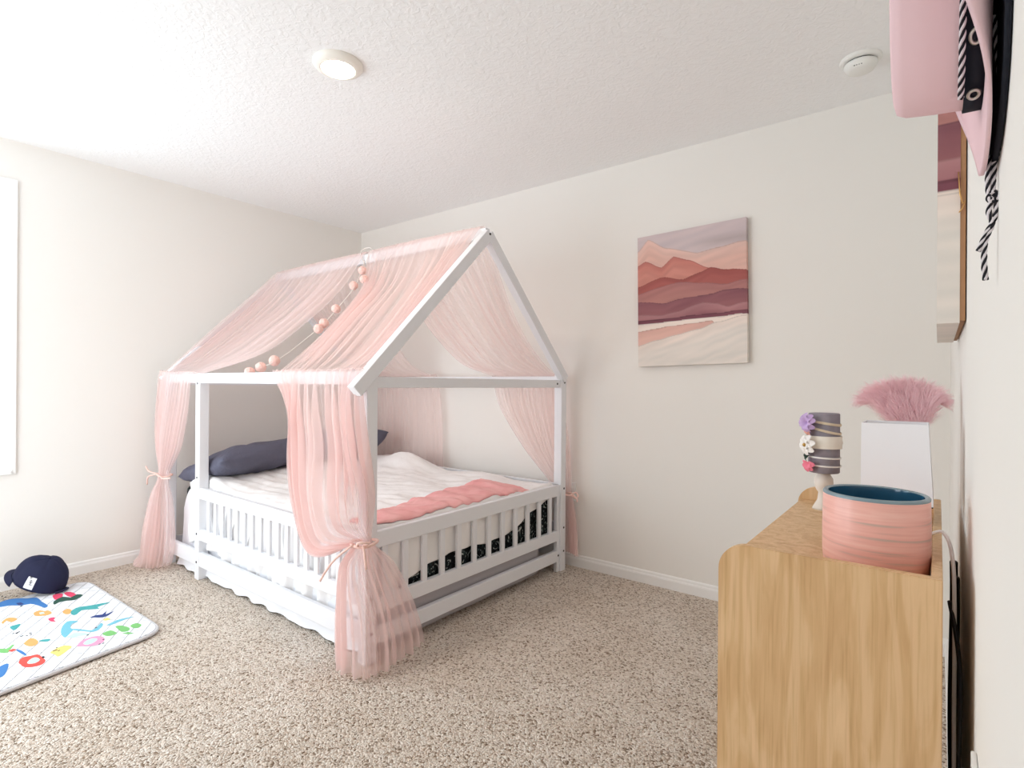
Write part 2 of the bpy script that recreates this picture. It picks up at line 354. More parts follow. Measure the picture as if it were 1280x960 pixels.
# ------------------------------------------------------------------ bedding
def soft_box(bm, a, b, r, amp, freq, seed, nx=60, ny=50, nz=8):
    """a padded block: rounded box with noise wrinkles"""
    t = bmesh.new(); bmesh.ops.create_cube(t, size=1)
    bmesh.ops.subdivide_edges(t, edges=t.edges[:], cuts=28, use_grid_fill=True)
    a = Vector(a); b = Vector(b); c = (a+b)/2; h = (b-a)/2
    for v in t.verts:
        p = Vector((v.co.x*2*h.x, v.co.y*2*h.y, v.co.z*2*h.z))
        q = Vector([max(-h[i]+r, min(h[i]-r, p[i])) for i in range(3)]); d = p-q
        if d.length > 1e-6: d = d.normalized()*r; p = q+d; n = d.normalized()
        else: n = Vector((0, 0, 1))
        p = p + n*amp*noise.noise(Vector((p.x*freq[0]+seed, p.y*freq[1], p.z*freq[2])))
        v.co = p+c
    for f in t.faces: f.smooth = True
    merge(bm, t)
bm = bmesh.new(); soft_box(bm, (0.21, -1.50, 0.012), (2.135, -0.30, 0.205), 0.03, 0.004, (5, 5, 5), 1)
o = obj('lower_mattress', bm, M_grey, smooth=True); base_origin(o)
tag(o, 'grey-covered lower mattress lying inside the house bed near the floor', 'mattress')
bm = bmesh.new(); soft_box(bm, (0.21, -1.49, 0.212), (2.130, -0.17, 0.490), 0.05, 0.006, (6, 6, 6), 4)
o = obj('upper_mattress', bm, M_floral, smooth=True); base_origin(o)
tag(o, 'upper mattress in a black floral fitted sheet, seen between the foot slats', 'mattress')
# comforter: lies on top, falls over the front side and part of the foot end
def comf_z(x, y):
    z = 0.530
    z += 0.020*noise.noise(Vector((x*3+y*2, y*6, 1))) + 0.012*noise.noise(Vector((x*4+4*y, y*16-x*5, 4))) + 0.004*noise.noise(Vector((x*22-9*y, y*24, 8)))
    z += 0.115*math.exp(-((x-0.98)/0.17)**2-((y+0.34)/0.13)**2)      # something bulky underneath
    z += 0.05*math.exp(-((x-0.62)/0.22)**2)
    return z
bm = bmesh.new(); nu, nv = 150, 170
X0c, X1c, Y0c, Y1c = 0.42, 2.122, -1.515, -0.165
rows = []
for j in range(nv+1):
    row = []
    for i in range(nu+1):
        x = X0c+(X1c-X0c)*i/nu
        s = j/nv*(1.345+0.42)                               # arc length from the back edge towards the front
        if s < 1.33: y = Y1c-s; z = comf_z(x, y)
        else:
            k = s-1.33; wob = 0.017*math.sin(x*33+2*math.sin(x*7)+k*5)+0.012*math.sin(x*71+1.3+k*9)
            ang = min(k/0.045, PI/2); y = Y1c-1.33-0.03*math.sin(ang); z = comf_z(x, Y1c-1.33)-0.03*(1-math.cos(ang))
            if k > 0.07: z -= (k-0.07); y += wob*min(1, (k-0.07)*6)*0.8 - 0.006 + 0.008*math.sin(z*26+x*9)
            z = max(z, 0.085+0.02*math.sin(x*9)+0.012*math.sin(x*23))
        row.append(bm.verts.new((x, y, z)))
    rows.append(row)
for j in range(nv):
    for i in range(nu):
        f = bm.faces.new((rows[j][i], rows[j+1][i], rows[j+1][i+1], rows[j][i+1])); f.smooth = True
HEM = sorted((lambda p: (p.y, p.z))(at(px, py, 0, 2.14)) for px, py in ((495, 738), (511, 722), (533, 706), (562, 691), (589, 682), (607, 679), (626, 671), (643, 662), (657, 645), (672, 634), (688, 622)))
def lerp_hem(y):
    if y <= HEM[0][0]: return HEM[0][1]
    for (a, za), (b, zb) in zip(HEM, HEM[1:]):
        if y <= b: return za+(zb-za)*(y-a)/(b-a)
    return 0.55
# the tongue that falls over the foot end, ending in a slanting hem
n2 = 90; m2 = 34; rr = []
for j in range(m2+1):
    row = []
    for i in range(n2+1):
        y = Y0c+0.02+(Y1c-0.03-Y0c-0.02)*i/n2; u = i/n2
        drop = max(0.012, comf_z(X1c, y)-lerp_hem(y))
        k = j/m2; x = X1c+0.014*min(1, k*6)+0.005*math.sin(y*40+k*3)*min(1, k*4); z = comf_z(X1c, y)-k*drop
        row.append(bm.verts.new((x, y, z)))
    rr.append(row)
for j in range(m2):
    for i in range(n2):
        f = bm.faces.new((rr[j][i], rr[j][i+1], rr[j+1][i+1], rr[j+1][i])); f.smooth = True
comf = obj('comforter', bm, M_comf, smooth=True)
md = comf.modifiers.new('thick', 'SOLIDIFY'); md.thickness = 0.007; md.offset = -1
base_origin(comf)
tag(comf, 'rumpled white comforter spread over the house bed and tucked inside the rails', 'comforter')
# loose sheet whose hem drops out under the front rail to the carpet
bm = bmesh.new(); rws = []
for j in range(13):
    row = []
    for i in range(121):
        x = 0.27+1.83*i/120; k = j/12; z = (0.505-0.16*math.exp(-(x-0.27)/0.05))*(1-k)+0.012*k+0.004*math.sin(x*40)*k
        y = -1.512-0.02*k**2 - 0.012*math.sin(x*27+2*math.sin(x*5)) * (0.4+k) * 0.45 - 0.018*max(0, k-0.8)/0.2
        row.append(bm.verts.new((x, y, z)))
    rws.append(row)
for j in range(12):
    for i in range(120):
        f = bm.faces.new((rws[j][i], rws[j+1][i], rws[j+1][i+1], rws[j][i+1])); f.smooth = True
o = obj('flat_sheet', bm, M_sheet, smooth=True); base_origin(o)
tag(o, 'white sheet hanging below the bed rail and brushing the carpet', 'sheet')
# two dark pillows at the head
def pillow(name, c, size, rz, ry, label, seed, rx=0):
    bm = bmesh.new(); n = 36; top = {}
    for s in (1, -1):
        for j in range(n+1):
            for i in range(n+1):
                u = -1+2*i/n; v = -1+2*j/n; e = max(0, (1-u**4))*max(0, (1-v**4))
                pin = 1-0.07*(1-u*u) if abs(v) > 0.0 else 1
                x = u*size[0]/2*(1-0.06*(1-abs(v))*0-0.05*abs(v)**3*(1-u*u)); y = v*size[1]/2*(1-0.05*abs(u)**3*(1-v*v))
                w = noise.noise(Vector((u*2.2+seed, v*2.6, s)))*0.22 + 0.10*math.sin(7*u+5*v+seed)*e
                z = s*size[2]/2*(e**0.42)*(1+w) + (0.02*noise.noise(Vector((u*2+seed, v*2, 9))))
                on = i in (0, n) or j in (0, n)
                if s == -1 and on: top[(s, i, j)] = top[(1, i, j)]; continue
                top[(s, i, j)] = bm.verts.new((x, y, z))
    for s in (1, -1):
        for j in range(n):
            for i in range(n):
                q = (top[(s, i, j)], top[(s, i+1, j)], top[(s, i+1, j+1)], top[(s, i, j+1)])
                f = bm.faces.new(q if s == 1 else q[::-1]); f.smooth = True
    o = obj(name, bm, M_pill, smooth=True); o.location = c; o.rotation_euler = (rx, ry, rz)
    return tag(o, label, 'pillow')
pillow('pillow', (0.49, -1.17, 0.640), (0.50, 0.74, 0.17), 0.10, -0.25, 'charcoal pillow at the bed head nearest the open side, sagging past the post', 1.3, 0.08)
pillow('pillow', (0.46, -0.60, 0.672), (0.50, 0.70, 0.18), -0.03, -0.30, 'charcoal pillow at the bed head on the wall side, propped higher', 5.1, 0.05)

# pink blanket folded across the foot
def strip(bm, quad, zf, nu, nv, thick, seed):
    a, b, c, d = [Vector(q) for q in quad]; rows = []
    for j in range(nv+1):
        row = []
        for i in range(nu+1):
            u, v = i/nu, j/nv; p = (a*(1-u)+b*u)*(1-v)+(d*(1-u)+c*u)*v
            ed = min(u, 1-u, v*1.0, 1-v)
            x = p.x+0.012*noise.noise(Vector((u*9, v*3, seed))); y = p.y+0.012*noise.noise(Vector((u*5, v*9, seed+3)))
            z = zf(x, y)+thick*min(1, ed*nu*0.10)**0.5 + 0.004*abs(noise.noise(Vector((x*14, y*9, seed))))+0.003*noise.noise(Vector((x*30, y*22, seed)))
            row.append(bm.verts.new((x, y, z)))
        rows.append(row)
    for j in range(nv):
        for i in range(nu):
            f = bm.faces.new((rows[j][i], rows[j][i+1], rows[j+1][i+1], rows[j+1][i])); f.smooth = True
bm = bmesh.new()
bq = [at(px, py, 2, 0.56) for px, py in ((468, 636), (478, 664), (650, 617), (604, 594))]
strip(bm, [(bq[0].x, -1.50, 0), (2.125, -1.505, 0), (2.125, -0.40, 0), (bq[3].x, bq[3].y, 0)], lambda x, y: comf_z(x, y)+0.004, 50, 140, 0.020, 2)
o = obj('blanket', bm, M_pinkbl, smooth=True)
md = o.modifiers.new('thick', 'SOLIDIFY'); md.thickness = 0.006; md.offset = -1
base_origin(o); tag(o, 'pink throw blanket laid across the foot of the house bed', 'blanket')

# ------------------------------------------------------------------ sheer canopy: two long voiles over the ridge
def sl_pt(px, py, side=-1, sag=0.0):
    """point on the roof slope plane (side -1: front slope, +1: back slope) seen at this pixel"""
    # plane: z = 1.925 - |y-RYD|
    d = FW + RT*((px-640)/F_PX) + UP*((480-py)/F_PX)
    # z + side*(y-RYD) = 1.925 - sag
    t = (1.925-sag - (CAM.z+side*(CAM.y-RYD)))/(d.z+side*d.y)
    return CAM+d*t
FY = BY0-0.006
# right voile, front half
def right_voile():
    bm = bmesh.new()
    rg = lambda x: (x, RYD, 1.934)
    ridge = [rg(1.24), rg(1.50), rg(1.80), rg(2.14)]
    edge = [Vector(p)+Vector((0, -0.024, -0.010)) for p in ridge]; edgeb = [Vector(p)+Vector((0, 0.024, -0.010)) for p in ridge]
    r1 = [sl_pt(456, 353, -1, 0.05), (1.56, -1.02, 1.665), (1.84, -1.00, 1.70), (2.135, -0.99, 1.79)]
    r2 = [sl_pt(440, 383, -1, 0.09), (1.60, -1.22, 1.47), (1.88, -1.20, 1.48), (2.14, -1.18, 1.56)]
    r3 = [sl_pt(403, 420, -1, 0.08), (1.64, -1.43, 1.275), (1.90, -1.42, 1.265), (2.15, -1.40, 1.33)]
    e0 = [(1.49, FY+0.03, 1.194), (1.70, FY+0.03, 1.192), (1.92, FY+0.03, 1.192), (2.165, FY+0.02, 1.200)]
    e1 = [(1.49, FY-0.012, 1.178), (1.70, FY-0.012, 1.178), (1.92, FY-0.012, 1.178), (2.17, FY-0.012, 1.185)]
    h1 = [at(366, 520, 1, FY-0.02), (1.72, FY-0.02, 1.02), (1.96, FY-0.03, 1.02), (2.185, FY-0.03, 1.04)]
    h2 = [at(368, 585, 1, FY-0.03), (1.76, FY-0.03, 0.86), (2.02, FY-0.05, 0.86), (2.22, FY-0.03, 0.86)]
    h3 = [at(376, 640, 1, FY-0.05), (1.84, FY-0.06, 0.64), (2.08, FY-0.10, 0.68), (2.235, FY+0.0, 0.70)]
    h4 = [at(394, 690, 1, FY-0.07), (1.98, FY-0.09, 0.47), (2.13, FY-0.10, 0.56), (2.235, FY+0.0, 0.60)]
    tie = [(2.155, FY-0.045, 0.497), (2.195, FY-0.060, 0.505), (2.225, FY-0.045, 0.510), (2.235, FY-0.005, 0.512)]
    f1 = [(2.085, -1.612, 0.40), (2.14, -1.66, 0.41), (2.235, -1.655, 0.42), (2.255, -1.51, 0.42)]
    f2 = [(2.062, -1.612, 0.24), (2.14, -1.665, 0.24), (2.26, -1.63, 0.25), (2.272, -1.43, 0.26)]
    f3 = [(2.066, -1.615, 0.10), (2.145, -1.665, 0.10), (2.27, -1.62, 0.11), (2.278, -1.38, 0.12)]
    f4 = [(2.085, -1.620, 0.045), (2.145, -1.665, 0.010), (2.27, -1.62, 0.010), (2.275, -1.36, 0.045)]
    rows = [(ridge, .002), (edge, .003), (r1, .020), (r2, .025), (r3, .018), (e0, .004), (e1, .008), (h1, .027), (h2, .034), (h3, .032), (h4, .022), (tie, .006), (f1, .014), (f2, .019), (f3, .021), (f4, .021)]
    sheet(bm, rows, 420, 150, 15, 3)
    # back half
    rB = [rg(1.24), rg(1.50), rg(1.80), rg(2.14)]
    b1 = [(1.33, -0.66, 1.70), (1.58, -0.66, 1.68), (1.83, -0.66, 1.70), (2.12, -0.70, 1.74)]
    b2 = [(1.38, -0.47, 1.47), (1.62, -0.45, 1.44), (1.86, -0.47, 1.46), (2.09, -0.52, 1.52)]
    b3 = [(1.46, -0.29, 1.28), (1.70, -0.28, 1.25), (1.92, -0.30, 1.27), (2.10, -0.34, 1.33)]
    b4 = [(1.58, -0.135, 1.196), (1.80, -0.135, 1.194), (2.00, -0.135, 1.194), (2.115, -0.145, 1.198)]
    b5 = [(1.58, -0.092, 1.180), (1.80, -0.09, 1.178), (2.00, -0.09, 1.178), (2.13, -0.09, 1.185)]
    c1 = [(1.64, -0.085, 0.98), (1.84, -0.08, 0.98), (2.02, -0.08, 0.98), (2.15, -0.08, 0.98)]
    c2 = [(1.84, -0.082, 0.72), (1.96, -0.075, 0.72), (2.08, -0.07, 0.72), (2.185, -0.06, 0.72)]
    tb = [(2.10, -0.080, 0.455), (2.14, -0.070, 0.46), (2.17, -0.065, 0.46), (2.20, -0.06, 0.465)]
    d1 = [(2.08, -0.085, 0.30), (2.13, -0.065, 0.30), (2.18, -0.055, 0.30), (2.23, -0.06, 0.30)]
    d2 = [(2.07, -0.085, 0.10), (2.13, -0.065, 0.10), (2.19, -0.055, 0.095), (2.25, -0.07, 0.085)]
    rows = [(rB, .002), (edgeb, .003), (b1, .012), (b2, .015), (b3, .010), (b4, .003), (b5, .004), (c1, .010), (c2, .010), (tb, .004), (d1, .010), (d2, .014)]
    sheet(bm, rows, 260, 100, 13, 11)
    return bm
def bow(parent, c, r, tails, ax):
    bm = bmesh.new(); c = Vector(c)
    tube(bm, [c+Vector((r[0]*math.cos(a), r[1]*math.sin(a), 0.004*math.sin(2*a))) for a in [2*PI*k/24 for k in range(24)]], 0.006, 6, closed=True)
    for t in tails: tube(bm, pts_of(t, 10), 0.005, 6)
    obj('ribbon_tie', bm, M_ribbon, parent, smooth=True)
vo = thing('canopy_voile', 'pink sheer voile over the near half of the bed roof, tied at the foot posts', 'canopy', (2.15, -1.60, 0))
obj('drape', right_voile(), M_sheer, vo, smooth=True)
bow(vo, (2.195, FY-0.015, 0.505), (0.050, 0.052), [[(2.235, FY-0.05, 0.507), (2.25, FY-0.055, 0.48), (2.255, FY-0.05, 0.42)], [(2.20, FY-0.07, 0.51), (2.13, FY-0.10, 0.45), (2.03, FY-0.08, 0.37), (1.98, FY-0.07, 0.32)], [(2.22, FY-0.065, 0.507), (2.245, FY-0.08, 0.525), (2.26, FY-0.04, 0.52), (2.235, FY-0.05, 0.507)]], 0)
bow(vo, (2.155, -0.078, 0.46), (0.06, 0.02), [[(2.21, -0.08, 0.46), (2.235, -0.075, 0.475), (2.25, -0.07, 0.455), (2.235, -0.08, 0.44), (2.21, -0.08, 0.455)], [(2.215, -0.08, 0.46), (2.245, -0.08, 0.44), (2.25, -0.08, 0.42)]], 0)
fix(vo)
def left_voile():
    bm = bmesh.new()
    rg = lambda x: (x, RYD, 1.934)
    ridge = [rg(0.16), rg(0.50), rg(0.85), rg(1.20)]
    edge = [Vector(p)+Vector((0, -0.024, -0.010)) for p in ridge]; edgeb = [Vector(p)+Vector((0, 0.024, -0.010)) for p in ridge]
    r1 = [(0.155, -1.03, 1.745), (0.44, -1.02, 1.69), (0.72, -1.02, 1.67), sl_pt(430, 355, -1, 0.05)]
    r2 = [(0.15, -1.22, 1.555), (0.38, -1.22, 1.47), (0.60, -1.24, 1.43), sl_pt(392, 393, -1, 0.08)]
    r3 = [(0.15, -1.41, 1.365), (0.32, -1.42, 1.29), (0.50, -1.43, 1.265), sl_pt(333, 438, -1, 0.05)]
    e0 = [(0.13, FY+0.02, 1.205), (0.28, FY+0.02, 1.194), (0.46, FY+0.02, 1.192), (0.72, FY+0.02, 1.190)]
    e1 = [(0.12, FY-0.012, 1.190), (0.28, FY-0.014, 1.178), (0.42, FY-0.014, 1.178), (0.60, FY-0.014, 1.175)]
    h1 = [(0.08, FY-0.01, 0.98), (0.23, FY-0.02, 0.98), (0.37, FY-0.02, 0.98), (0.53, FY-0.012, 0.97)]
    h2 = [(0.09, FY-0.01, 0.76), (0.20, FY-0.03, 0.76), (0.32, FY-0.03, 0.76), (0.44, FY-0.015, 0.74)]
    tie = [(0.15, FY-0.01, 0.560), (0.19, FY-0.035, 0.560), (0.23, FY-0.035, 0.558), (0.27, FY-0.01, 0.556)]
    f1 = [(0.10, FY-0.01, 0.42), (0.17, FY-0.07, 0.42), (0.27, FY-0.07, 0.41), (0.33, FY-0.01, 0.41)]
    f2 = [(0.06, FY-0.01, 0.22), (0.16, FY-0.10, 0.22), (0.28, FY-0.09, 0.20), (0.36, FY-0.01, 0.20)]
    f3 = [(0.045, FY-0.04, 0.06), (0.12, FY-0.10, 0.06), (0.26, FY-0.10, 0.06), (0.35, FY-0.02, 0.07)]
    f4 = [(0.045, FY-0.07, 0.010), (0.10, FY-0.14, 0.008), (0.24, FY-0.10, 0.012), (0.34, FY-0.03, 0.03)]
    rows = [(ridge, .002), (edge, .003), (r1, .017), (r2, .019), (r3, .014), (e0, .003), (e1, .005), (h1, .014), (h2, .016), (tie, .005), (f1, .012), (f2, .020), (f3, .018), (f4, .014)]
    sheet(bm, rows, 360, 130, 14, 21)
    b1 = [(0.20, -0.66, 1.72), (0.44, -0.66, 1.68), (0.72, -0.66, 1.68), (1.10, -0.66, 1.70)]
    b2 = [(0.20, -0.47, 1.53), (0.42, -0.45, 1.46), (0.66, -0.45, 1.44), (1.00, -0.47, 1.45)]
    b3 = [(0.20, -0.29, 1.34), (0.42, -0.28, 1.27), (0.64, -0.28, 1.25), (0.97, -0.29, 1.27)]
    b4 = [(0.21, -0.135, 1.196), (0.45, -0.135, 1.194), (0.70, -0.135, 1.194), (1.02, -0.135, 1.196)]
    b5 = [(0.21, -0.088, 1.180), (0.45, -0.086, 1.178), (0.70, -0.086, 1.178), (1.04, -0.086, 1.180)]
    c1 = [(0.22, -0.075, 0.90), (0.46, -0.07, 0.90), (0.72, -0.07, 0.90), (1.07, -0.07, 0.90)]
    c2 = [(0.22, -0.075, 0.45), (0.46, -0.07, 0.45), (0.72, -0.07, 0.45), (1.09, -0.07, 0.45)]
    c3 = [(0.22, -0.075, 0.09), (0.46, -0.07, 0.09), (0.72, -0.07, 0.09), (1.09, -0.07, 0.09)]
    rows = [(ridge, .002), (edgeb, .003), (b1, .012), (b2, .015), (b3, .010), (b4, .003), (b5, .004), (c1, .009), (c2, .010), (c3, .010)]
    sheet(bm, rows, 260, 80, 14, 31)
    return bm
vl = thing('canopy_voile', 'pink sheer voile over the far half of the bed roof, tied beside the left wall', 'canopy', (0.30, -1.60, 0))
obj('drape', left_voile(), M_sheer, vl, smooth=True)
bow(vl, (0.21, FY-0.012, 0.558), (0.068, 0.034), [[(0.15, FY-0.03, 0.56), (0.10, FY-0.06, 0.575), (0.05, FY-0.06, 0.60)], [(0.15, FY-0.03, 0.56), (0.09, FY-0.06, 0.54), (0.07, FY-0.06, 0.49)], [(0.24, FY-0.045, 0.557), (0.32, FY-0.06, 0.555), (0.40, FY-0.05, 0.565)]], 0)
fix(vl)
# pom-pom garland from ridge to front rail
gl = thing('pompom_garland', 'pink pom-pom garland on a white string slanting across the open bed roof', 'garland', (1.22, -1.2, 1.2))
M_pom = mat('pink_yarn', (248, 208, 200), 0.9, 0.1, bump=(120, 0.8, 0.004))
M_string = mat('white_string', (238, 232, 226), 0.8)
gp = [at(456, 326, 1, RYD-0.02), sl_pt(444, 357, -1, 0.06), sl_pt(421, 386, -1, 0.12), sl_pt(402, 407, -1, 0.14), sl_pt(373, 431, -1, 0.13), sl_pt(344, 452, -1, 0.09), sl_pt(326, 459, -1, 0.07), sl_pt(311, 465, -1, 0.05)]
bm = bmesh.new(); tube(bm, pts_of(gp, 40), 0.0022, 5)
tp = gp[0]; tube(bm, pts_of([tp+Vector((0, 0, -0.02)), tp+Vector((-0.03, -0.01, 0.05)), tp+Vector((0.0, 0.02, 0.085)), tp+Vector((0.045, 0.02, 0.06)), tp+Vector((0.03, -0.01, 0.0)), tp+Vector((0.05, -0.015, -0.05))], 24), 0.003, 5)
obj('string', bm, M_string, gl)
def pom(c, r):
    bm = bmesh.new(); bmesh.ops.create_icosphere(bm, subdivisions=4, radius=r)
    for v in bm.verts:
        v.co *= 1+0.10*noise.noise(v.co*90+Vector(c)*13)+0.08*noise.noise(v.co*260); v.co += Vector(c)
    obj('pompom', bm, M_pom, gl, smooth=True)
for px, py, sg, r in ((453, 338, .02, .025), (455, 349, .03, .024), (442, 357, .06, .025), (420, 386, .12, .0255), (405, 404, .14, .027), (398, 411, .14, .027), (343, 451, .09, .028), (326, 459, .07, .027), (312, 465, .05, .026)):
    pom(sl_pt(px, py, -1, sg), r)
fix(gl)

# ------------------------------------------------------------------ painted canvases
def lerp_pts(pts, x):
    if x <= pts[0][0]: return pts[0][1]
    for (a, ya), (b, yb) in zip(pts, pts[1:]):
        if x <= b:
            t = (x-a)/(b-a); t = t*t*(3-2*t)*0.5+t*0.5; return ya+(yb-ya)*t
    return pts[-1][1]
LAY = [  # upper outline of every painted hill in canvas units (u, v)
 ([(0, .11), (.11, .03), (.3, .12), (.58, .19), (.8, .17), (1, .16)], (226, 192, 182), (222, 180, 168)),
 ([(0, .22), (.08, .195), (.24, .255), (.36, .19), (.5, .235), (.68, .31), (.85, .34), (1, .365)], (196, 124, 114), (206, 140, 128)),
 ([(0, .385), (.24, .33), (.45, .37), (.6, .335), (.7, .31), (.86, .345), (1, .36)], (160, 88, 84), (176, 102, 96)),
 ([(0, .44), (.24, .40), (.40, .385), (.6, .41), (.85, .44), (1, .425)], (172, 118, 116), (182, 128, 122)),
 ([(0, .50), (.10, .51), (.28, .53), (.40, .51), (.7, .50), (.8, .48), (1, .49)], (140, 90, 98), (150, 98, 102)),
 ([(0, .60), (.25, .615), (.40, .60), (.62, .555), (.75, .57), (.85, .60), (1, .58)], (176, 128, 130), (150, 96, 104)),
 ([(0, .645), (.3, .645), (.6, .64), (1, .635)], (118, 70, 82), (130, 80, 90)),
 ([(0, .675), (.3, .67), (.62, .665), (1, .662)], (240, 224, 214), (236, 226, 216)),
 ([(0, .73), (.3, .705), (.5, .70), (.7, .69), (.72, .70), (.72, .9), (1, .9)], (222, 176, 164), (226, 186, 174)),
 ([(0, .84), (.2, .80), (.4, .77), (.6, .74), (.75, .70), (1, .67)], (238, 222, 212), (228, 220, 212)),
]
def paint(u, v):
    n = noise.noise(Vector((u*2.5, v*26+u*4, 3)))
    c = Vector((206, 190, 192)) + Vector((10, 8, 6))*n
    k = max(0, 1-abs(v-.125)/.05)*max(0, min(1, (u-.5)*4)); c = c-Vector((22, 21, 22))*k
    w = 0.006*noise.noise(Vector((u*7, 2, 7)))
    dark = 0
    for pts, c1, c2 in LAY:
        b = lerp_pts(pts, u)+w
        if v > b:
            d = min(1, (v-b)/0.10); c = Vector(c1)*(1-d)+Vector(c2)*d + Vector((12, 9, 8))*noise.noise(Vector((u*3, (v-b)*34+u*3, b*9)))
            if v-b < 0.006: c = c*0.9
    if v < 0.06 and u < 0.2: pass
    return [max(0, min(255, x)) for x in c]
def canvas_mat():
    m = mat('canvas_paint', (200, 150, 140), 0.6, 0.2, bump=(350, 0.15, 0.001)); nt = m.node_tree
    a = nt.nodes.new('ShaderNodeVertexColor'); a.layer_name = 'paint'; nt.links.new(a.outputs[0], nt.nodes['Principled BSDF'].inputs['Base Color']); return m
M_canvas = canvas_mat(); M_stretch = mat('pine_stretcher', (176, 132, 96), 0.7); M_cedge = mat('primed_canvas', (226, 216, 208), 0.8)
def canvas(corners, depth, n_out, parent):
    """corners: TL TR BR BL on the wall side; painted front face at depth along n_out, wrapped edges"""
    TL, TR, BR, BL = [Vector(c) for c in corners]; n_out = Vector(n_out)
    bm = bmesh.new(); NU, NV = 200, 250; cols = []
    grid = {}
    # extended grid so that the paint wraps over the edges
    e = 5
    for j in range(-e, NV+e+1):
        for i in range(-e, NU+e+1):
            if (i < 0 or i > NU) and (j < 0 or j > NV): continue
            u = min(1, max(0, i/NU)); v = min(1, max(0, j/NV))
            k = max(0, -i, i-NU, -j, j-NV)/e
            p = (TL*(1-u)+TR*u)*(1-v)+(BL*(1-u)+BR*u)*v + n_out*(depth*(1-k))
            vv = bm.verts.new(p); grid[(i, j)] = vv; cols.append(paint(u, v))
    bm.verts.index_update()
    for j in range(-e, NV+e):
        for i in range(-e, NU+e):
            q = [grid.get(k) for k in ((i, j), (i, j+1), (i+1, j+1), (i+1, j))]
            if all(q): bm.faces.new(q)
    bmesh.ops.recalc_face_normals(bm, faces=bm.faces)
    o = obj('painted_canvas', bm, M_canvas, parent)
    ca = o.data.color_attributes.new('paint', 'FLOAT_COLOR', 'POINT')
    for k, c in enumerate(cols): ca.data[k].color = (*srgb(*c), 1)
    return o
cv = thing('canvas_painting', 'dusty pink mountain landscape canvas on the back wall right of the bed', 'painting', (2.91, -0.01, 1.245))
canvas([(2.612, -0.004, 1.975), (3.203, -0.004, 1.990), (3.215, -0.004, 1.250), (2.622, -0.004, 1.238)], 0.032, (0, -1, 0), cv)
bm = bmesh.new()
for a, b in (((2.630, -0.026, 1.255), (3.195, -0.002, 1.285)), ((2.630, -0.026, 1.93), (3.19, -0.002, 1.96)), ((2.630, -0.026, 1.26), (2.66, -0.002, 1.95)), ((3.165, -0.026, 1.26), (3.195, -0.002, 1.95))): box(bm, a, b)
obj('stretcher_frame', bm, M_stretch, cv); fix(cv)
cy0, cy1 = -1.645, -1.08
cv = thing('canvas_painting', 'twin pink landscape canvas seen edge-on on the right wall below the hats', 'painting', (RW-0.01, (cy0+cy1)/2, 1.25))
canvas([(RW-0.010, cy1, 1.985), (RW-0.010, cy0, 1.985), (RW-0.010, cy0, 1.252), (RW-0.010, cy1, 1.252)], 0.0335, (-1, 0, 0), cv)
# paint() runs left to right from the far side on this wall, so flip nothing: both edges carry wrapped paint
bm = bmesh.new()
for a, b in (((RW-0.011, cy0+0.001, 1.256), (RW-0.002, cy0+0.04, 1.98)), ((RW-0.011, cy1-0.04, 1.256), (RW-0.002, cy1-0.001, 1.98)), ((RW-0.011, cy0+0.04, 1.256), (RW-0.002, cy1-0.04, 1.296)), ((RW-0.011, cy0+0.04, 1.94), (RW-0.002, cy1-0.04, 1.98))): box(bm, a, b)
obj('stretcher_frame', bm, M_stretch, cv)
M_brass = mat('brass_hanger', (214, 170, 110), 0.3, 0.5, 0.9)
bm = bmesh.new(); hy = cy0-0.002
tube(bm, [(RW-0.013, hy, 1.53), (RW-0.011, hy-0.002, 1.49), (RW-0.007, hy-0.002, 1.47), (RW-0.003, hy-0.002, 1.475)], 0.0012, 6)
tube(bm, [(RW-0.012, hy-0.001, 1.455), (RW-0.007, hy-0.002, 1.462), (RW-0.003, hy-0.001, 1.475)], 0.0012, 6)
obj('hanger_hook', bm, M_brass, cv); fix(cv)

# ------------------------------------------------------------------ ceiling light and smoke alarm
cl = thing('ceiling_light', 'lit round flush LED light on the textured ceiling', 'ceiling light', (2.03, -1.625, RH))
bm = bmesh.new(); lathe(bm, [(0.100, 0.0), (0.100, -0.006), (0.092, -0.016), (0.074, -0.024), (0.066, -0.025), (0.066, -0.018), (0.066, 0.0)], (2.03, -1.625, RH)); obj('trim_ring', bm, mat('lamp_trim', (244, 240, 232), 0.4), cl, smooth=True)
bm = bmesh.new(); lathe(bm, [(0.0655, -0.019), (0.045, -0.022), (0, -0.0235)], (2.03, -1.625, RH))
obj('diffuser', bm, emis('warm_diffuser', (1.0, 0.80, 0.58), 92.0), cl, smooth=True); fix(cl)
sx, sy = 3.725, -0.375
sd = thing('smoke_detector', 'white round smoke alarm on the ceiling near the hats', 'smoke detector', (sx, sy, RH))
M_sm = mat('alarm_plastic', (238, 238, 234), 0.45)
bm = bmesh.new(); lathe(bm, [(0.073, 0), (0.073, -0.007), (0.068, -0.012), (0.060, -0.013), (0, -0.013)], (sx, sy, RH)); obj('base_plate', bm, M_sm, sd, smooth=True)
bm = bmesh.new(); lathe(bm, [(0.052, -0.013), (0.052, -0.018), (0, -0.018)], (sx, sy, RH)); obj('vent_gap', bm, M_dark, sd, smooth=True)
bm = bmesh.new(); lathe(bm, [(0.054, -0.017), (0.058, -0.019), (0.057, -0.030), (0.048, -0.044), (0.036, -0.049), (0, -0.050)], (sx, sy, RH)); obj('cover', bm, M_sm, sd, smooth=True)
bm = bmesh.new()
for k in range(4): box(bm, (sx-0.018+k*0.008, sy-0.050, RH-0.0425), (sx-0.014+k*0.008, sy-0.040, RH-0.0405))
obj('speaker_slots', bm, M_dark, sd); fix(sd)

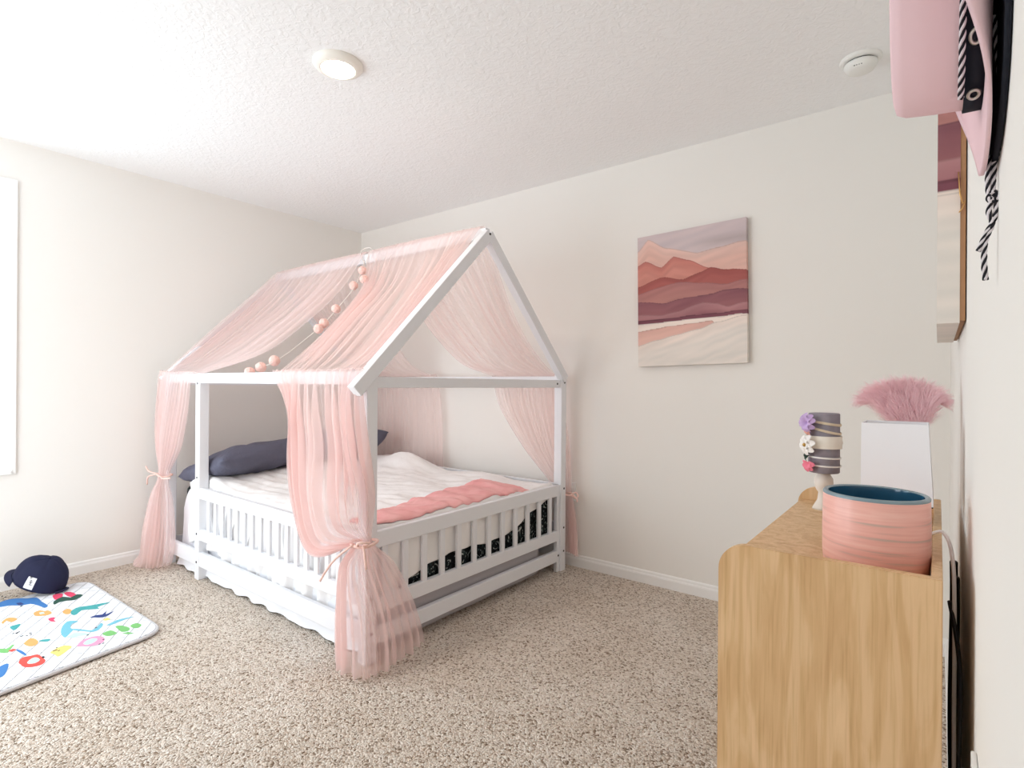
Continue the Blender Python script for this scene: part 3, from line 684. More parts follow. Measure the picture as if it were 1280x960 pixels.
# ------------------------------------------------------------------ outlets, switch
M_plate = mat('outlet_plastic', (240, 240, 238), 0.35)
def outlet(name, c, n, label):
    """wall plate with two sockets; c centre on the wall, n the wall's normal"""
    n = Vector(n); s = Vector((0, 0, 1)).cross(n); c = Vector(c); R_ = Matrix(((s.x, 0, n.x, c.x), (s.y, 0, n.y, c.y), (s.z, 1, n.z, c.z), (0, 0, 0, 1)))
    t = thing(name, label, 'outlet', c)
    bm = bmesh.new(); box(bm, (-0.035, -0.057, 0.0003), (0.035, 0.057, 0.006), 0.002, M=R_); obj('cover_plate', bm, M_plate, t)
    for k in (-1, 1):
        bm = bmesh.new(); box(bm, (-0.016, k*0.021-0.014, 0.005), (0.016, k*0.021+0.014, 0.0075), 0.002, M=R_); s_ = obj('socket', bm, M_plate, t)
        bm = bmesh.new(); box(bm, (-0.008, k*0.021-0.004, 0.0072), (-0.006, k*0.021+0.006, 0.0078), M=R_); box(bm, (0.006, k*0.021-0.004, 0.0072), (0.008, k*0.021+0.006, 0.0078), M=R_); obj('slot', bm, M_dark, s_)
    fix(t)
outlet('wall_outlet', (2.155, 0, 0.460), (0, -1, 0), 'white outlet plate on the back wall beside the bed foot post')
outlet('wall_outlet', (RW, -2.085, 0.62), (-1, 0, 0), 'white outlet plate on the right wall beside the oak cabinet')

# ------------------------------------------------------------------ oak cabinet on the right
KX0, KX1, KY0, KY1, KZ = 3.685, 3.983, -2.005, -1.325, 0.87
kb = thing('oak_cabinet', 'light oak low cabinet with rounded side panels against the right wall', 'cabinet', ((KX0+KX1)/2, (KY0+KY1)/2, 0))
def side_panel(y0, y1):
    bm = bmesh.new(); r = 0.045; out = [(KX1, 0.0), (KX1, KZ)]
    out += [(KX0+r-r*math.sin(a), KZ-r+r*math.cos(a)) for a in [PI/2*k/12 for k in range(13)]] + [(KX0, 0.0)]
    a = [bm.verts.new((x, y0, z)) for x, z in out]; b = [bm.verts.new((x, y1, z)) for x, z in out]
    bm.faces.new(a); bm.faces.new(b[::-1])
    for i in range(len(out)): bm.faces.new((a[i], b[i], b[(i+1) % len(out)], a[(i+1) % len(out)]))
    bmesh.ops.recalc_face_normals(bm, faces=bm.faces)
    bmesh.ops.bevel(bm, geom=[e for e in bm.edges if len(e.link_faces) == 2 and e.calc_face_angle() > 1.2], offset=0.0012, segments=2, affect='EDGES')
    return obj('side_panel', bm, M_wood, kb)
side_panel(KY0, KY0+0.016); side_panel(KY1-0.016, KY1)
bm = bmesh.new(); box(bm, (KX0+0.008, KY0+0.016, KZ-0.050), (KX1-0.013, KY1-0.016, KZ-0.034), 0.001); obj('top_board', bm, M_wood, kb)
bm = bmesh.new(); box(bm, (KX1-0.013, KY0+0.016, 0.0), (KX1, KY1-0.016, KZ-0.001), 0.001); obj('back_board', bm, M_wood, kb)
for z in (0.56, 0.28, 0.04):
    bm = bmesh.new(); box(bm, (KX0+0.012, KY0+0.016, z), (KX1-0.013, KY1-0.016, z+0.016), 0.001); obj('shelf', bm, M_wood, kb)
fix(kb)
# ribbed pink planter with a blue glazed inside
TZ = KZ-0.034
def planter_mat():
    m = mat('brushed_pink_glaze', (236, 172, 160), 0.35, 0.5); nt = m.node_tree; b = nt.nodes['Principled BSDF']; L = nt.links.new
    tc = nt.nodes.new('ShaderNodeTexCoord'); mp = nt.nodes.new('ShaderNodeMapping'); mp.inputs['Scale'].default_value = (6, 6, 130); L(tc.outputs['Object'], mp.inputs['Vector'])
    n = nt.nodes.new('ShaderNodeTexNoise'); n.inputs['Scale'].default_value = 1.3; n.inputs['Detail'].default_value = 4; L(mp.outputs[0], n.inputs['Vector'])
    r = nt.nodes.new('ShaderNodeValToRGB'); e = r.color_ramp.elements
    e[0].position = 0.28; e[0].color = (*srgb(206, 174, 162), 1); e[1].position = 0.72; e[1].color = (*srgb(246, 198, 186), 1)
    k = e.new(0.42); k.color = (*srgb(236, 176, 164), 1); k = e.new(0.55); k.color = (*srgb(242, 186, 174), 1)
    L(n.outputs['Fac'], r.inputs[0]); L(r.outputs[0], b.inputs['Base Color'])
    bp = nt.nodes.new('ShaderNodeBump'); bp.inputs['Strength'].default_value = 0.12; bp.inputs['Distance'].default_value = 0.001; L(n.outputs['Fac'], bp.inputs['Height']); L(bp.outputs[0], b.inputs['Normal'])
    return m
vx, vy = 3.8945, -1.865
pl = thing('planter', 'round pink brushed-glaze planter with a dark blue glazed inside, nearest on the oak cabinet', 'planter', (vx, vy, TZ))
H_ = 0.121
bm = bmesh.new(); lathe(bm, [(0, 0), (0.071, 0), (0.0735, 0.002), (0.0752, 0.02), (0.0755, 0.06), (0.0745, H_-0.004), (0.0735, H_-0.001)], (vx, vy, TZ), 72); obj('bowl', bm, planter_mat(), pl, smooth=True)
bm = bmesh.new(); lathe(bm, [(0.0668, H_-0.0005), (0.0662, H_-0.005), (0.0650, H_-0.03), (0.060, 0.02), (0, 0.012)], (vx, vy, TZ), 72)
obj('glazed_lining', bm, mat('teal_blue_glaze', (38, 84, 112), 0.12, 0.6), pl, smooth=True)
bm = bmesh.new(); lathe(bm, [(0.0745, H_-0.004), (0.0748, H_-0.001), (0.0725, H_+0.0012), (0.0690, H_+0.001), (0.0666, H_-0.001)], (vx, vy, TZ), 72); obj('rim', bm, mat('grey_blue_glaze', (128, 148, 156), 0.25, 0.5), pl, smooth=True); fix(pl)
# table lamp with square shade
lx, ly = 3.912, -1.585
lp = thing('table_lamp', 'small table lamp with a plain white tapered square shade, behind the pink planter', 'lamp', (lx, ly, TZ))
M_shade = mat('white_shade', (246, 246, 250), 0.8, 0.1)
zt, zb = 1.060, 0.905
def sq(hw, z, r=0.004, cx=lx): return [(cx-hw, ly-hw, z), (cx+hw, ly-hw, z), (cx+hw, ly+hw, z), (cx-hw, ly+hw, z)]
bm = bmesh.new(); a = [bm.verts.new(p) for p in sq(0.0540, zt, cx=lx-0.004)]; b = [bm.verts.new(p) for p in sq(0.0585, zb)]
for i in range(4): bm.faces.new((a[i], b[i], b[(i+1) % 4], a[(i+1) % 4]))
bmesh.ops.recalc_face_normals(bm, faces=bm.faces); o = obj('lamp_shade', bm, M_shade, lp); md = o.modifiers.new('t', 'SOLIDIFY'); md.thickness = 0.0015
bm = bmesh.new(); tube(bm, sq(0.057, zb-0.001), 0.0018, 6, closed=True); tube(bm, [(lx-0.057, ly, zb), (lx+0.057, ly, zb)], 0.0015, 6); obj('shade_ring', bm, M_dark, lp)
bm = bmesh.new(); lathe(bm, [(0, 0), (0.036, 0), (0.036, 0.006), (0.012, 0.014), (0.008, 0.03), (0.008, 0.09), (0, 0.10)], (lx, ly, TZ), 28); obj('base', bm, M_dark, lp, smooth=True); fix(lp)
# pink pampas plumes in a slim vase behind the lamp
ax_, ay_ = 3.925, -1.44
bv = obj('bud_vase', (lambda b: (lathe(b, [(0, 0), (0.024, 0), (0.028, 0.03), (0.020, 0.10), (0.012, 0.14), (0.014, 0.155), (0.011, 0.155), (0.010, 0.13), (0, 0.02)], (ax_, ay_, TZ), 28), b)[1])(bmesh.new()), mat('white_ceramic', (235, 232, 228), 0.3), smooth=True)
base_origin(bv); tag(bv, 'slim white vase holding pink pampas plumes, hidden behind the white lamp shade', 'vase')
M_plume = sheer_mat('pink_pampas', (255, 233, 237), 1.0)
pb = thing('pampas_bunch', 'fluffy pink pampas plumes fanning out above the white lamp shade', 'dried plumes', (ax_, ay_, TZ+0.12))
rnd = random.Random(5)
for k in range(13):
    a = -1.05+2.1*k/12; bm = bmesh.new()
    tip = Vector((ax_-0.012+0.088*math.sin(a)*1.0-0.005, ay_+rnd.uniform(-0.03, 0.03), 1.045+0.095*math.cos(a)**0.8 if abs(a) < 1.4 else 1.08))
    tip.x = min(tip.x, 3.996)
    p0 = Vector((ax_+rnd.uniform(-.003, .003), ay_+rnd.uniform(-.003, .003), TZ+0.13)); mid = Vector((ax_+0.034*math.sin(a), ay_, TZ+0.215))
    path = pts_of([p0, mid, (mid+tip)/2+Vector((0, 0, 0.018)), tip], 40)
    tube(bm, path, [0.0012]*20+[0.0008]*20, 4)
    for i in range(900):
        t = 0.30+0.70*rnd.random(); q = path[min(39, int(t*39))]; d = (path[min(39, int(t*39)+1)]-path[max(0, int(t*39)-1)]).normalized()
        s = Vector((rnd.gauss(0, 1), rnd.gauss(0, 1), rnd.gauss(0, 0.6))); s -= d*s.dot(d); s.normalize()
        L_ = rnd.uniform(0.018, 0.042)*(1.25-0.5*t); e1 = q+d*L_*0.5+s*L_*0.45; e2 = q+d*L_*0.95+s*L_*0.75+Vector((0, 0, -0.004))
        for e_ in (e1, e2): e_.x = min(e_.x, RW-0.012)
        w = s.cross(d).normalized()*0.00036
        v0, v1, v2, v3, v4 = [bm.verts.new(p) for p in (q-w, q+w, e1+w, e1-w, e2)]
        bm.faces.new((v0, v1, v2, v3)); bm.faces.new((v3, v2, v4))
    obj('plume', bm, M_plume, pb)
fix(pb)
# headband holder
hx, hy_ = at(1036, 560, 1, -1.44).x, -1.44
s0 = at(1010, 560, 1, -1.44).x; s1 = at(1057, 560, 1, -1.44).x
hr = 0.0335; hz0, hz1 = 0.925, 1.068
hx = 3.759
M_hold = mat('grey_velvet', (140, 134, 144), 0.8, 0.2, var=(30, (152, 146, 154)))
hh = thing('headband_holder', 'grey drum headband stand on a cream turned pedestal at the cabinet corner', 'headband holder', (hx, hy_, TZ))
bm = bmesh.new(); lathe(bm, [(0, hz0), (hr-0.002, hz0), (hr, hz0+0.002), (hr, hz1-0.002), (hr-0.002, hz1), (0, hz1)], (hx, hy_, 0), 48); obj('drum', bm, M_hold, hh)
bm = bmesh.new(); lathe(bm, [(0, TZ), (0.025, TZ), (0.023, TZ+0.005), (0.0135, TZ+0.022), (0.0115, TZ+0.040), (0.0165, TZ+0.048), (0.0208, TZ+0.060), (0.0200, TZ+0.074), (0.014, TZ+0.084), (0.012, hz0)], (hx, hy_, 0), 36); obj('pedestal', bm, mat('cream_wood', (228, 218, 208), 0.45), hh, smooth=True); fix(hh)
M_cream = mat('cream_elastic', (224, 208, 182), 0.8); M_pearl = mat('cream_fabric', (240, 234, 222), 0.8); M_lil = mat('lilac_fabric', (198, 170, 214), 0.75); M_pk = mat('pink_felt', (236, 130, 150), 0.8)
M_peach = mat('peach_fabric', (240, 184, 170), 0.8); M_gold = mat('gold_bead', (190, 150, 80), 0.35, 0.5, 0.8); M_green = mat('green_leaf', (52, 70, 60), 0.8); M_w = mat('white_elastic', (244, 240, 236), 0.8)
def ring(bm, z, tilt, r, w, dirx=1.0, seg=48):
    """elastic band round the drum; higher on the left than on the right when tilt > 0"""
    ps = [Vector((hx+(hr+r*0.8)*math.cos(a), hy_+(hr+r*0.8)*math.sin(a), z-tilt*math.cos(a))) for a in [2*PI*k/seg for k in range(seg)]]
    rows = [[bm.verts.new(p+Vector((0, 0, s*w/2))+Vector((math.cos(2*PI*k/seg), math.sin(2*PI*k/seg), 0))*(r*(0.5 if s else 1))) for k, p in enumerate(ps)] for s in (-1, -0.5, 0, 0.5, 1)]
    for a, b in zip(rows, rows[1:]):
        for k in range(seg): f = bm.faces.new((a[k], a[(k+1) % seg], b[(k+1) % seg], b[k])); f.smooth = True
FC = Vector((hx-0.024, hy_-0.028, 0))        # side of the drum where the flowers sit, facing left and forward
nrm = Vector((-0.65, -0.76, 0)); sid = Vector((0.76, -0.65, 0)); upv = Vector((0, 0, 1))
def petal(bm, c, d, L_, w, lift=0.006, n=8, mi=0):
    c = Vector(c); d = d.normalized(); s = nrm.cross(d).normalized(); L2 = [[], []]; rows = []
    for i in range(n+1):
        t = i/n; hw = w*math.sin(PI*min(0.98, 0.12+0.8*t))**0.7; q = c+d*(L_*t)+nrm*(lift*math.sin(PI*t)+0.004)
        rows.append([bm.verts.new(q+s*hw*k+nrm*(0.002*abs(k))) for k in (-1, -0.5, 0, 0.5, 1)])
    for a, b in zip(rows, rows[1:]):
        for k in range(4): f = bm.faces.new((a[k], a[k+1], b[k+1], b[k])); f.smooth = True; f.material_index = mi
def dirv(a): return sid*math.cos(a)+upv*math.sin(a)
# lilac bow band
t = thing('headband', 'cream double-strap headband with a lilac chiffon bow, top of the grey holder', 'headband', (hx, hy_, 1.03), 'headbands on the grey holder')
bm = bmesh.new(); ring(bm, 1.046, 0.006, 0.002, 0.006); ring(bm, 1.028, 0.009, 0.002, 0.006); obj('strap', bm, M_cream, t, smooth=True)
c0 = FC+upv*1.045
bm = bmesh.new()
for a in (0.3, 0.9, 2.5, 3.1, 3.8, -0.5, 1.7, 5.0): petal(bm, c0+nrm*0.002, dirv(a), 0.024, 0.010, 0.012)
obj('bow', bm, M_lil, t, smooth=True)
bm = bmesh.new()
for a in (3.9, 4.4, 4.9): petal(bm, c0-upv*0.012, dirv(a), 0.018, 0.007)
obj('peach_loops', bm, M_peach, t, smooth=True); fix(t)
# cream flower band
t = thing('headband', 'cream gathered headband with a large white flower, middle of the grey holder', 'headband', (hx, hy_, 0.99), 'headbands on the grey holder')
bm = bmesh.new(); ring(bm, 0.999, 0.000, 0.0035, 0.030); obj('strap', bm, M_pearl, t, smooth=True)
c0 = FC+upv*0.992-nrm*(-0.004); bm = bmesh.new()
for k in range(7): petal(bm, c0, dirv(k*2*PI/7+0.3), 0.025, 0.0095, 0.007)
for k in range(5): petal(bm, c0+nrm*0.005, dirv(k*2*PI/5), 0.014, 0.007, 0.005)
obj('flower', bm, M_w, t, smooth=True)
bm = bmesh.new(); t2 = bmesh.new(); bmesh.ops.create_icosphere(t2, subdivisions=2, radius=0.0048, matrix=Matrix.Translation(c0+nrm*0.013)); merge(bm, t2); obj('bead', bm, M_gold, t, smooth=True); fix(t)
# pink bow bands
for z, lab, hasbow in ((0.9625, 'thin white elastic headband with dark green sprig, below the white flower', 1), (0.943, 'thin white elastic headband with a pink felt bow, lowest on the grey holder', 2)):
    t = thing('headband', lab, 'headband', (hx, hy_, z), 'headbands on the grey holder')
    bm = bmesh.new(); ring(bm, z, 0.001, 0.002, 0.004); obj('strap', bm, M_w, t, smooth=True)
    c0 = FC+upv*(z+0.003); bm = bmesh.new()
    if hasbow == 1:
        for a in (2.2, 2.8, 3.5, 0.9, 4.2): petal(bm, c0, dirv(a), 0.015, 0.003)
        obj('sprig', bm, M_green, t, smooth=True)
    else:
        for a in (0.0, 3.14, 3.9, 5.5, 4.7): petal(bm, c0, dirv(a), 0.019, 0.008)
        obj('bow', bm, M_pk, t, smooth=True)
    fix(t)
# cords behind the cabinet
bm = bmesh.new(); tube(bm, pts_of([(3.95, -1.62, TZ+0.006), (3.966, -1.70, TZ+0.03), (3.985, -1.78, KZ+0.018), (3.996, -1.84, KZ-0.01), (3.998, -1.88, 0.76), (3.998, -1.88, 0.60), (4.0, -1.90, 0.3), (4.0, -1.90, 0.02)], 60), 0.0028, 8)
o = obj('power_cord', bm, mat('white_cord', (235, 232, 232), 0.4), smooth=True); base_origin(o); tag(o, 'white lamp cord looping over the back of the oak cabinet', 'cord')
bm = bmesh.new(); tube(bm, pts_of([(3.992, -1.86, 0.80), (4.000, -1.905, 0.76), (4.004, -1.935, 0.70), (4.002, -1.94, 0.58), (4.001, -1.94, 0.35), (4.001, -1.94, 0.02)], 50), 0.0030, 8)
o = obj('power_cord', bm, M_dark, smooth=True); base_origin(o); tag(o, 'black cord nearest the camera in the gap behind the oak cabinet', 'cord', 'black cords behind the cabinet')
for k_, (ya, za, r_, lab) in enumerate(((-1.80, 0.83, 0.0055, 'added thick black cord darkening the deeper gap behind the oak cabinet'), (-1.66, 0.82, 0.0060, 'added black cord darkening the far end of the gap behind the oak cabinet'))):
    bm = bmesh.new(); tube(bm, pts_of([(4.000, ya-0.03, za), (4.001, ya, za-0.08), (3.999, ya+0.02, za-0.3), (4.002, ya-0.02, 0.30), (4.001, ya, 0.02)], 40), r_, 8)
    o = obj('power_cord', bm, M_dark, smooth=True); base_origin(o); tag(o, lab, 'cord', 'black cords behind the cabinet')  # invented extra cords, filling the shaded gap with black

# ------------------------------------------------------------------ hats on the right wall
M_hat = mat('pink_felt_hat', (234, 202, 207), 0.9, 0.1, bump=(300, 0.15, 0.0006)); M_blk = mat('black_felt', (38, 40, 48), 0.85, 0.15)
hcy, hcz = -2.325, 1.480
def hat_brim(bm, x0, ry, rz, cy, cz, ri_y, ri_z, curl, th):
    seg, nr = 96, 10; rows = []
    for s in (0, 1):
        for j in range(nr+1):
            t = j/nr; row = []
            for k in range(seg):
                a = 2*PI*k/seg; c, s_ = math.cos(a), math.sin(a)       # c: y direction, s_: z direction
                R_y = ri_y+(ry-ri_y)*t; R_z = ri_z+(rz-ri_z)*t
                lift = curl*(t**1.6)*(abs(c)**6)
                pull = 1-0.25*t*t*abs(c)**2
                row.append(bm.verts.new((x0-lift-th*s, cy+R_y*c*(pull if t > 0 else 1), cz+R_z*s_)))
            rows.append(row)
    n = nr+1; A, B = rows[:n], rows[n:]
    for rr_ in (A, B):
        for a, b in zip(rr_, rr_[1:]):
            for k in range(seg): f = bm.faces.new((a[k], b[k], b[(k+1) % seg], a[(k+1) % seg])); f.smooth = True
    for a, b in ((A[-1], B[-1]), (A[0], B[0])):
        for k in range(seg): f = bm.faces.new((a[k], a[(k+1) % seg], b[(k+1) % seg], b[k])); f.smooth = True
    bmesh.ops.recalc_face_normals(bm, faces=bm.faces)
def hat_crown(bm, prof, cy, cz, ey, ez):
    """prof = [(x, scale)] from the brim outwards"""
    seg = 72; rows = []
    for x, s in prof:
        rows.append([bm.verts.new((x, cy+ey*s*math.cos(2*PI*k/seg), cz+ez*s*math.sin(2*PI*k/seg))) for k in range(seg)] if s > 0 else [bm.verts.new((x, cy, cz))])
    for a, b in zip(rows, rows[1:]):
        for k in range(seg):
            k2 = (k+1) % seg
            f = bm.faces.new((a[k], a[k2], b[k2], b[k]) if len(b) > 1 else (a[k], a[k2], b[0])); f.smooth = True
bh = thing('felt_hat', 'black brimmed hat hanging flat on the right wall behind the pink one', 'hat', (RW-0.002, hcy, hcz-0.165))
bm = bmesh.new(); hat_brim(bm, RW-0.0008, 0.155, 0.152, hcy, hcz, 0.03, 0.03, 0.0, 0.0035); obj('brim', bm, M_blk, bh, smooth=True)
bm = bmesh.new(); hat_crown(bm, [(RW-0.004, 1), (RW-0.006, 0.95), (RW-0.007, 0)], hcy, hcz, 0.04, 0.04); obj('crown', bm, M_blk, bh, smooth=True); fix(bh)
ph = thing('cowboy_hat', 'pale pink cowboy hat hung on the right wall with a black band', 'hat', (RW-0.01, hcy, hcz-0.17))
bm = bmesh.new(); hat_brim(bm, RW-0.0085, 0.150, 0.158, hcy, hcz, 0.075, 0.100, 0.026, 0.003); obj('brim', bm, M_hat, ph, smooth=True)
bm = bmesh.new(); hat_crown(bm, [(RW-0.009, 1), (RW-0.02, 0.995), (RW-0.045, 0.97), (RW-0.066, 0.94), (RW-0.073, 0.90), (RW-0.075, 0.82), (RW-0.073, 0.6), (RW-0.066, 0.3), (RW-0.063, 0)], hcy, hcz, 0.075, 0.100); obj('crown', bm, M_hat, ph, smooth=True)
bm = bmesh.new(); hat_crown(bm, [(RW-0.0112, 1.0), (RW-0.0112, 1.022), (RW-0.0245, 1.018), (RW-0.0245, 0.99)], hcy, hcz, 0.075, 0.100); obj('hat_band', bm, M_blk, ph)
def crown_pt(ang, s=1.03, x=RW-0.018): return Vector((x, hcy+0.075*s*math.cos(ang), hcz+0.100*s*math.sin(ang)))
M_silver = mat('silver_eyelet', (210, 208, 200), 0.3, 0.5, 0.9)
for ang in (math.radians(222), math.radians(255)):
    c = crown_pt(ang, 1.03); n = Vector((0, math.cos(ang), math.sin(ang))).normalized(); s = Vector((1, 0, 0)); w = n.cross(s)
    gt = bmesh.new(); tube(gt, [c+s*0.0036*math.cos(a)+w*0.0055*math.sin(a) for a in [2*PI*k/20 for k in range(20)]], 0.0014, 6, closed=True)
    obj('eyelet', gt, M_silver, ph, smooth=True)
M_cordb = mat('cord_black', (28, 27, 34), 0.7); M_cordw = mat('cord_white', (228, 220, 224), 0.7)
def braid(path, r, turns_per_m, parent=None, n=None):
    L_ = sum((Vector(a)-Vector(b)).length for a, b in zip(path, path[1:])); n = n or int(L_*900)+30
    ps = pts_of(path, n); bm = bmesh.new()
    for s in range(4):
        q = []; prev = Vector((1, 0, 0)); acc = 0
        for i, p in enumerate(ps):
            d = (ps[min(i+1, n-1)]-ps[max(i-1, 0)]).normalized(); x = (prev-d*prev.dot(d)).normalized(); prev = x; y = d.cross(x)
            if i: acc += (p-ps[i-1]).length
            a = 2*PI*(turns_per_m*acc)+s*PI/2; q.append(p+(x*math.cos(a)+y*math.sin(a))*r*0.55)
        tube(bm, q, r*0.55, 6, mi=s % 2)
    return bm
hc = [crown_pt(math.radians(a), 1.05, RW-0.0265) for a in range(150, 262, 8)]
obj('crown_cord', braid(hc, 0.0022, 55), [M_cordb, M_cordw], ph)
fix(ph)
# chin cord dangling from the hats to a knot
yk = -2.315
z_at = lambda py, y=yk: at(1240, py, 1, y).z
K = lambda px, py, y=yk: at(px, py, 1, y)
ck = thing('chin_cord', 'black and white braided chin cord knotted and dangling below the pink hat', 'cord', (RW-0.012, yk, z_at(350)))
paths = [[K(1243, 20, -2.36), K(1250, 90, -2.36), K(1256, 140, -2.36), K(1252, 175, -2.345), K(1243, 205), K(1241, 235), K(1240, 250)],
         [K(1236, 195), K(1235, 220), K(1236, 240), K(1240, 250)],
         [K(1240, 246), K(1246, 256), K(1242, 275), K(1233, 292), K(1223, 314)],
         [K(1240, 250), K(1236, 265), K(1240, 280), K(1232, 300), K(1230, 325), K(1232, 350)],
         [K(1237, 243), K(1244, 240), K(1248, 247), K(1243, 253), K(1236, 249), K(1237, 243)]]
for p in paths: obj('strand', braid(p, 0.0021, 50), [M_cordb, M_cordw], ck)
fix(ck)

# ------------------------------------------------------------------ play mat and cap on the carpet, lower left
MT = 0.020
mc = [at(203, 785, 2, MT), at(92, 712, 2, MT)]
cA = at(204, 786, 2, MT); cB = at(88, 712, 2, MT); nE = at(0, 864, 2, MT)
e1 = (cB-cA); e1.z = 0; e1 = e1.normalized(); e2 = (nE-cA); e2.z = 0; e2 = e2.normalized()
M_mat = mat('quilted_cotton', (240, 242, 247), 0.85, 0.1)
nt = M_mat.node_tree; bnode = nt.nodes['Principled BSDF']; tc = nt.nodes.new('ShaderNodeTexCoord')
mp = nt.nodes.new('ShaderNodeMapping'); mp.inputs['Rotation'].default_value = (0, 0, 0.6); nt.links.new(tc.outputs['Object'], mp.inputs['Vector'])
vz = nt.nodes.new('ShaderNodeTexBrick'); vz.inputs['Scale'].default_value = 4.5; vz.inputs['Mortar Size'].default_value = 0.022; vz.inputs['Mortar Smooth'].default_value = 1.0
nt.links.new(mp.outputs[0], vz.inputs['Vector']); bp = nt.nodes.new('ShaderNodeBump'); bp.inputs['Strength'].default_value = 0.8; bp.inputs['Distance'].default_value = 0.010; bp.invert = True
nt.links.new(vz.outputs['Fac'], bp.inputs['Height']); nt.links.new(bp.outputs[0], bnode.inputs['Normal'])
pm = thing('play_mat', 'white quilted play mat printed with colourful animals, on the carpet at lower left', 'play mat', (cA.x-0.6, cA.y-0.2, 0))
def mat_outline(off=0.0):
    LB = 1.02; LN = 1.70; r = 0.10
    base = [cA, cA+e2*LN, cA+e2*LN+e1*LB, cA+e1*LB]; out = []
    for i, p in enumerate(base):
        a = (base[i-1]-p).normalized(); b = (base[(i+1) % 4]-p).normalized()
        for k in range(9):
            t = k/8; out.append((p+a*r)*(1-t)**2+p*2*t*(1-t)+(p+b*r)*t*t)
    c = sum(out, Vector())/len(out)
    return [p+(p-c).normalized()*off for p in out]
def slab(bm, out, z0, z1):
    top = [bm.verts.new((max(p.x, 0.016), p.y, z1)) for p in out]; bot = [bm.verts.new((max(p.x, 0.016), p.y, z0)) for p in out]
    bm.faces.new(top); bm.faces.new(bot[::-1])
    for i in range(len(out)): bm.faces.new((top[i], bot[i], bot[(i+1) % len(out)], top[(i+1) % len(out)]))
    bmesh.ops.recalc_face_normals(bm, faces=bm.faces)
bm = bmesh.new(); slab(bm, mat_outline(0), 0.003, MT); bmesh.ops.bevel(bm, geom=[e for e in bm.edges if e.calc_face_angle(0) > 1.0], offset=0.005, segments=3, affect='EDGES'); quilt_bm = bm
ol = mat_outline(0.002); bm = bmesh.new(); tube(bm, [Vector((max(p.x, 0.024), p.y, 0.011)) for p in ol], 0.0075, 8, closed=True); obj('piping', bm, mat('grey_piping', (206, 204, 206), 0.8), pm, smooth=True)
PC = [mat('print_'+n, c, 0.85, 0.1) for n, c in (('blue', (76, 128, 190)), ('teal', (82, 166, 168)), ('aqua', (124, 190, 208)), ('green', (128, 190, 120)), ('red', (232, 92, 84)), ('orange', (238, 172, 110)), ('yellow', (238, 214, 130)), ('pink', (228, 160, 190)), ('navy', (64, 78, 130)), ('dark', (40, 46, 52)), ('mint', (196, 230, 226)), ('rose', (232, 84, 116)), ('forest', (60, 92, 82)))]
SH = [  # coloured patches of the printed animals, as seen on the mat
 (0, [(-8, 757), (8, 750), (22, 748), (34, 748), (46, 747), (52, 752), (60, 757), (56, 760), (48, 757), (38, 755), (26, 757), (12, 757), (0, 759)]),
 (8, [(20, 754), (26, 753), (30, 755), (24, 757)]),
 (11, [(66, 744), (74, 742), (79, 743), (76, 748), (70, 750), (67, 748)]), (11, [(80, 741), (88, 740), (95, 743), (93, 747), (84, 745)]),
 (12, [(67, 752), (78, 746), (88, 747), (96, 743), (104, 744), (94, 750), (84, 751), (74, 753), (68, 756)]),
 (5, [(42, 766), (50, 763), (56, 764), (60, 763), (65, 766), (60, 769), (52, 770), (44, 770)]), (10, [(49, 766), (54, 765), (56, 767), (50, 768)]),
 (5, [(78, 765), (84, 761), (90, 763), (88, 767), (82, 768)]),
 (1, [(88, 765), (95, 760), (105, 758), (118, 756), (128, 754), (138, 753), (130, 756), (122, 759), (124, 761), (112, 762), (102, 763), (96, 768), (91, 769)]),
 (8, [(112, 772), (120, 769), (128, 768), (134, 763), (132, 768), (142, 764), (136, 769), (128, 772), (118, 772)]), (6, [(128, 775), (134, 772), (139, 774), (132, 776)]),
 (5, [(2, 778), (8, 773), (16, 772), (22, 774), (14, 778), (8, 776), (4, 780)]),
 (11, [(60, 774), (64, 772), (69, 772), (67, 775), (70, 777), (64, 777)]),
 (1, [(12, 784), (20, 781), (26, 780), (22, 785), (17, 788)]),
 (2, [(76, 790), (78, 783), (84, 777), (92, 776), (98, 777), (90, 780), (88, 785), (92, 787), (88, 791), (82, 797), (78, 795)]),
 (2, [(90, 786), (104, 787), (114, 788), (120, 785), (126, 779), (129, 781), (124, 787), (116, 790), (104, 789), (92, 788)]),
 (2, [(134, 781), (142, 777), (150, 774), (160, 772), (167, 771), (158, 774), (150, 777), (140, 781), (134, 782)]),
 (10, [(83, 797), (92, 792), (104, 791), (112, 793), (100, 795), (90, 797)]),
 (3, [(128, 792), (138, 788), (144, 790), (146, 792), (138, 795), (132, 795)]), (3, [(144, 783), (152, 782), (162, 785), (160, 789), (152, 790), (148, 787)]), (3, [(163, 782), (170, 779), (177, 781), (173, 785), (166, 785)]), (3, [(152, 792), (160, 790), (168, 792), (160, 793)]),
 (5, [(30, 804), (36, 799), (42, 798), (48, 802), (44, 807), (36, 808), (31, 806)]), (1, [(48, 801), (58, 799), (63, 799), (60, 802), (52, 802)]),
 (3, [(-6, 811), (8, 811), (14, 807), (18, 806), (13, 812), (10, 816), (0, 816)]), (0, [(19, 812), (26, 813), (32, 817), (33, 820), (26, 817)]), (4, [(10, 814), (16, 811), (21, 812), (15, 815)]),
 (6, [(62, 816), (70, 811), (80, 807), (90, 808), (86, 812), (78, 818), (72, 821), (68, 818)]),
 (7, [(96, 808), (102, 801), (112, 797), (122, 795), (130, 797), (130, 802), (122, 806), (112, 808), (103, 808)]), (10, [(104, 805), (108, 801), (116, 798), (122, 799), (118, 803), (110, 806)]),
 (4, [(23, 828), (28, 822), (38, 820), (47, 818), (53, 822), (57, 826), (52, 831), (40, 834), (30, 834), (26, 831)]), (10, [(34, 828), (40, 823), (46, 822), (50, 825), (44, 829), (36, 830)]),
 (0, [(-6, 838), (4, 831), (11, 830), (8, 840), (3, 846), (-6, 848)]),
]
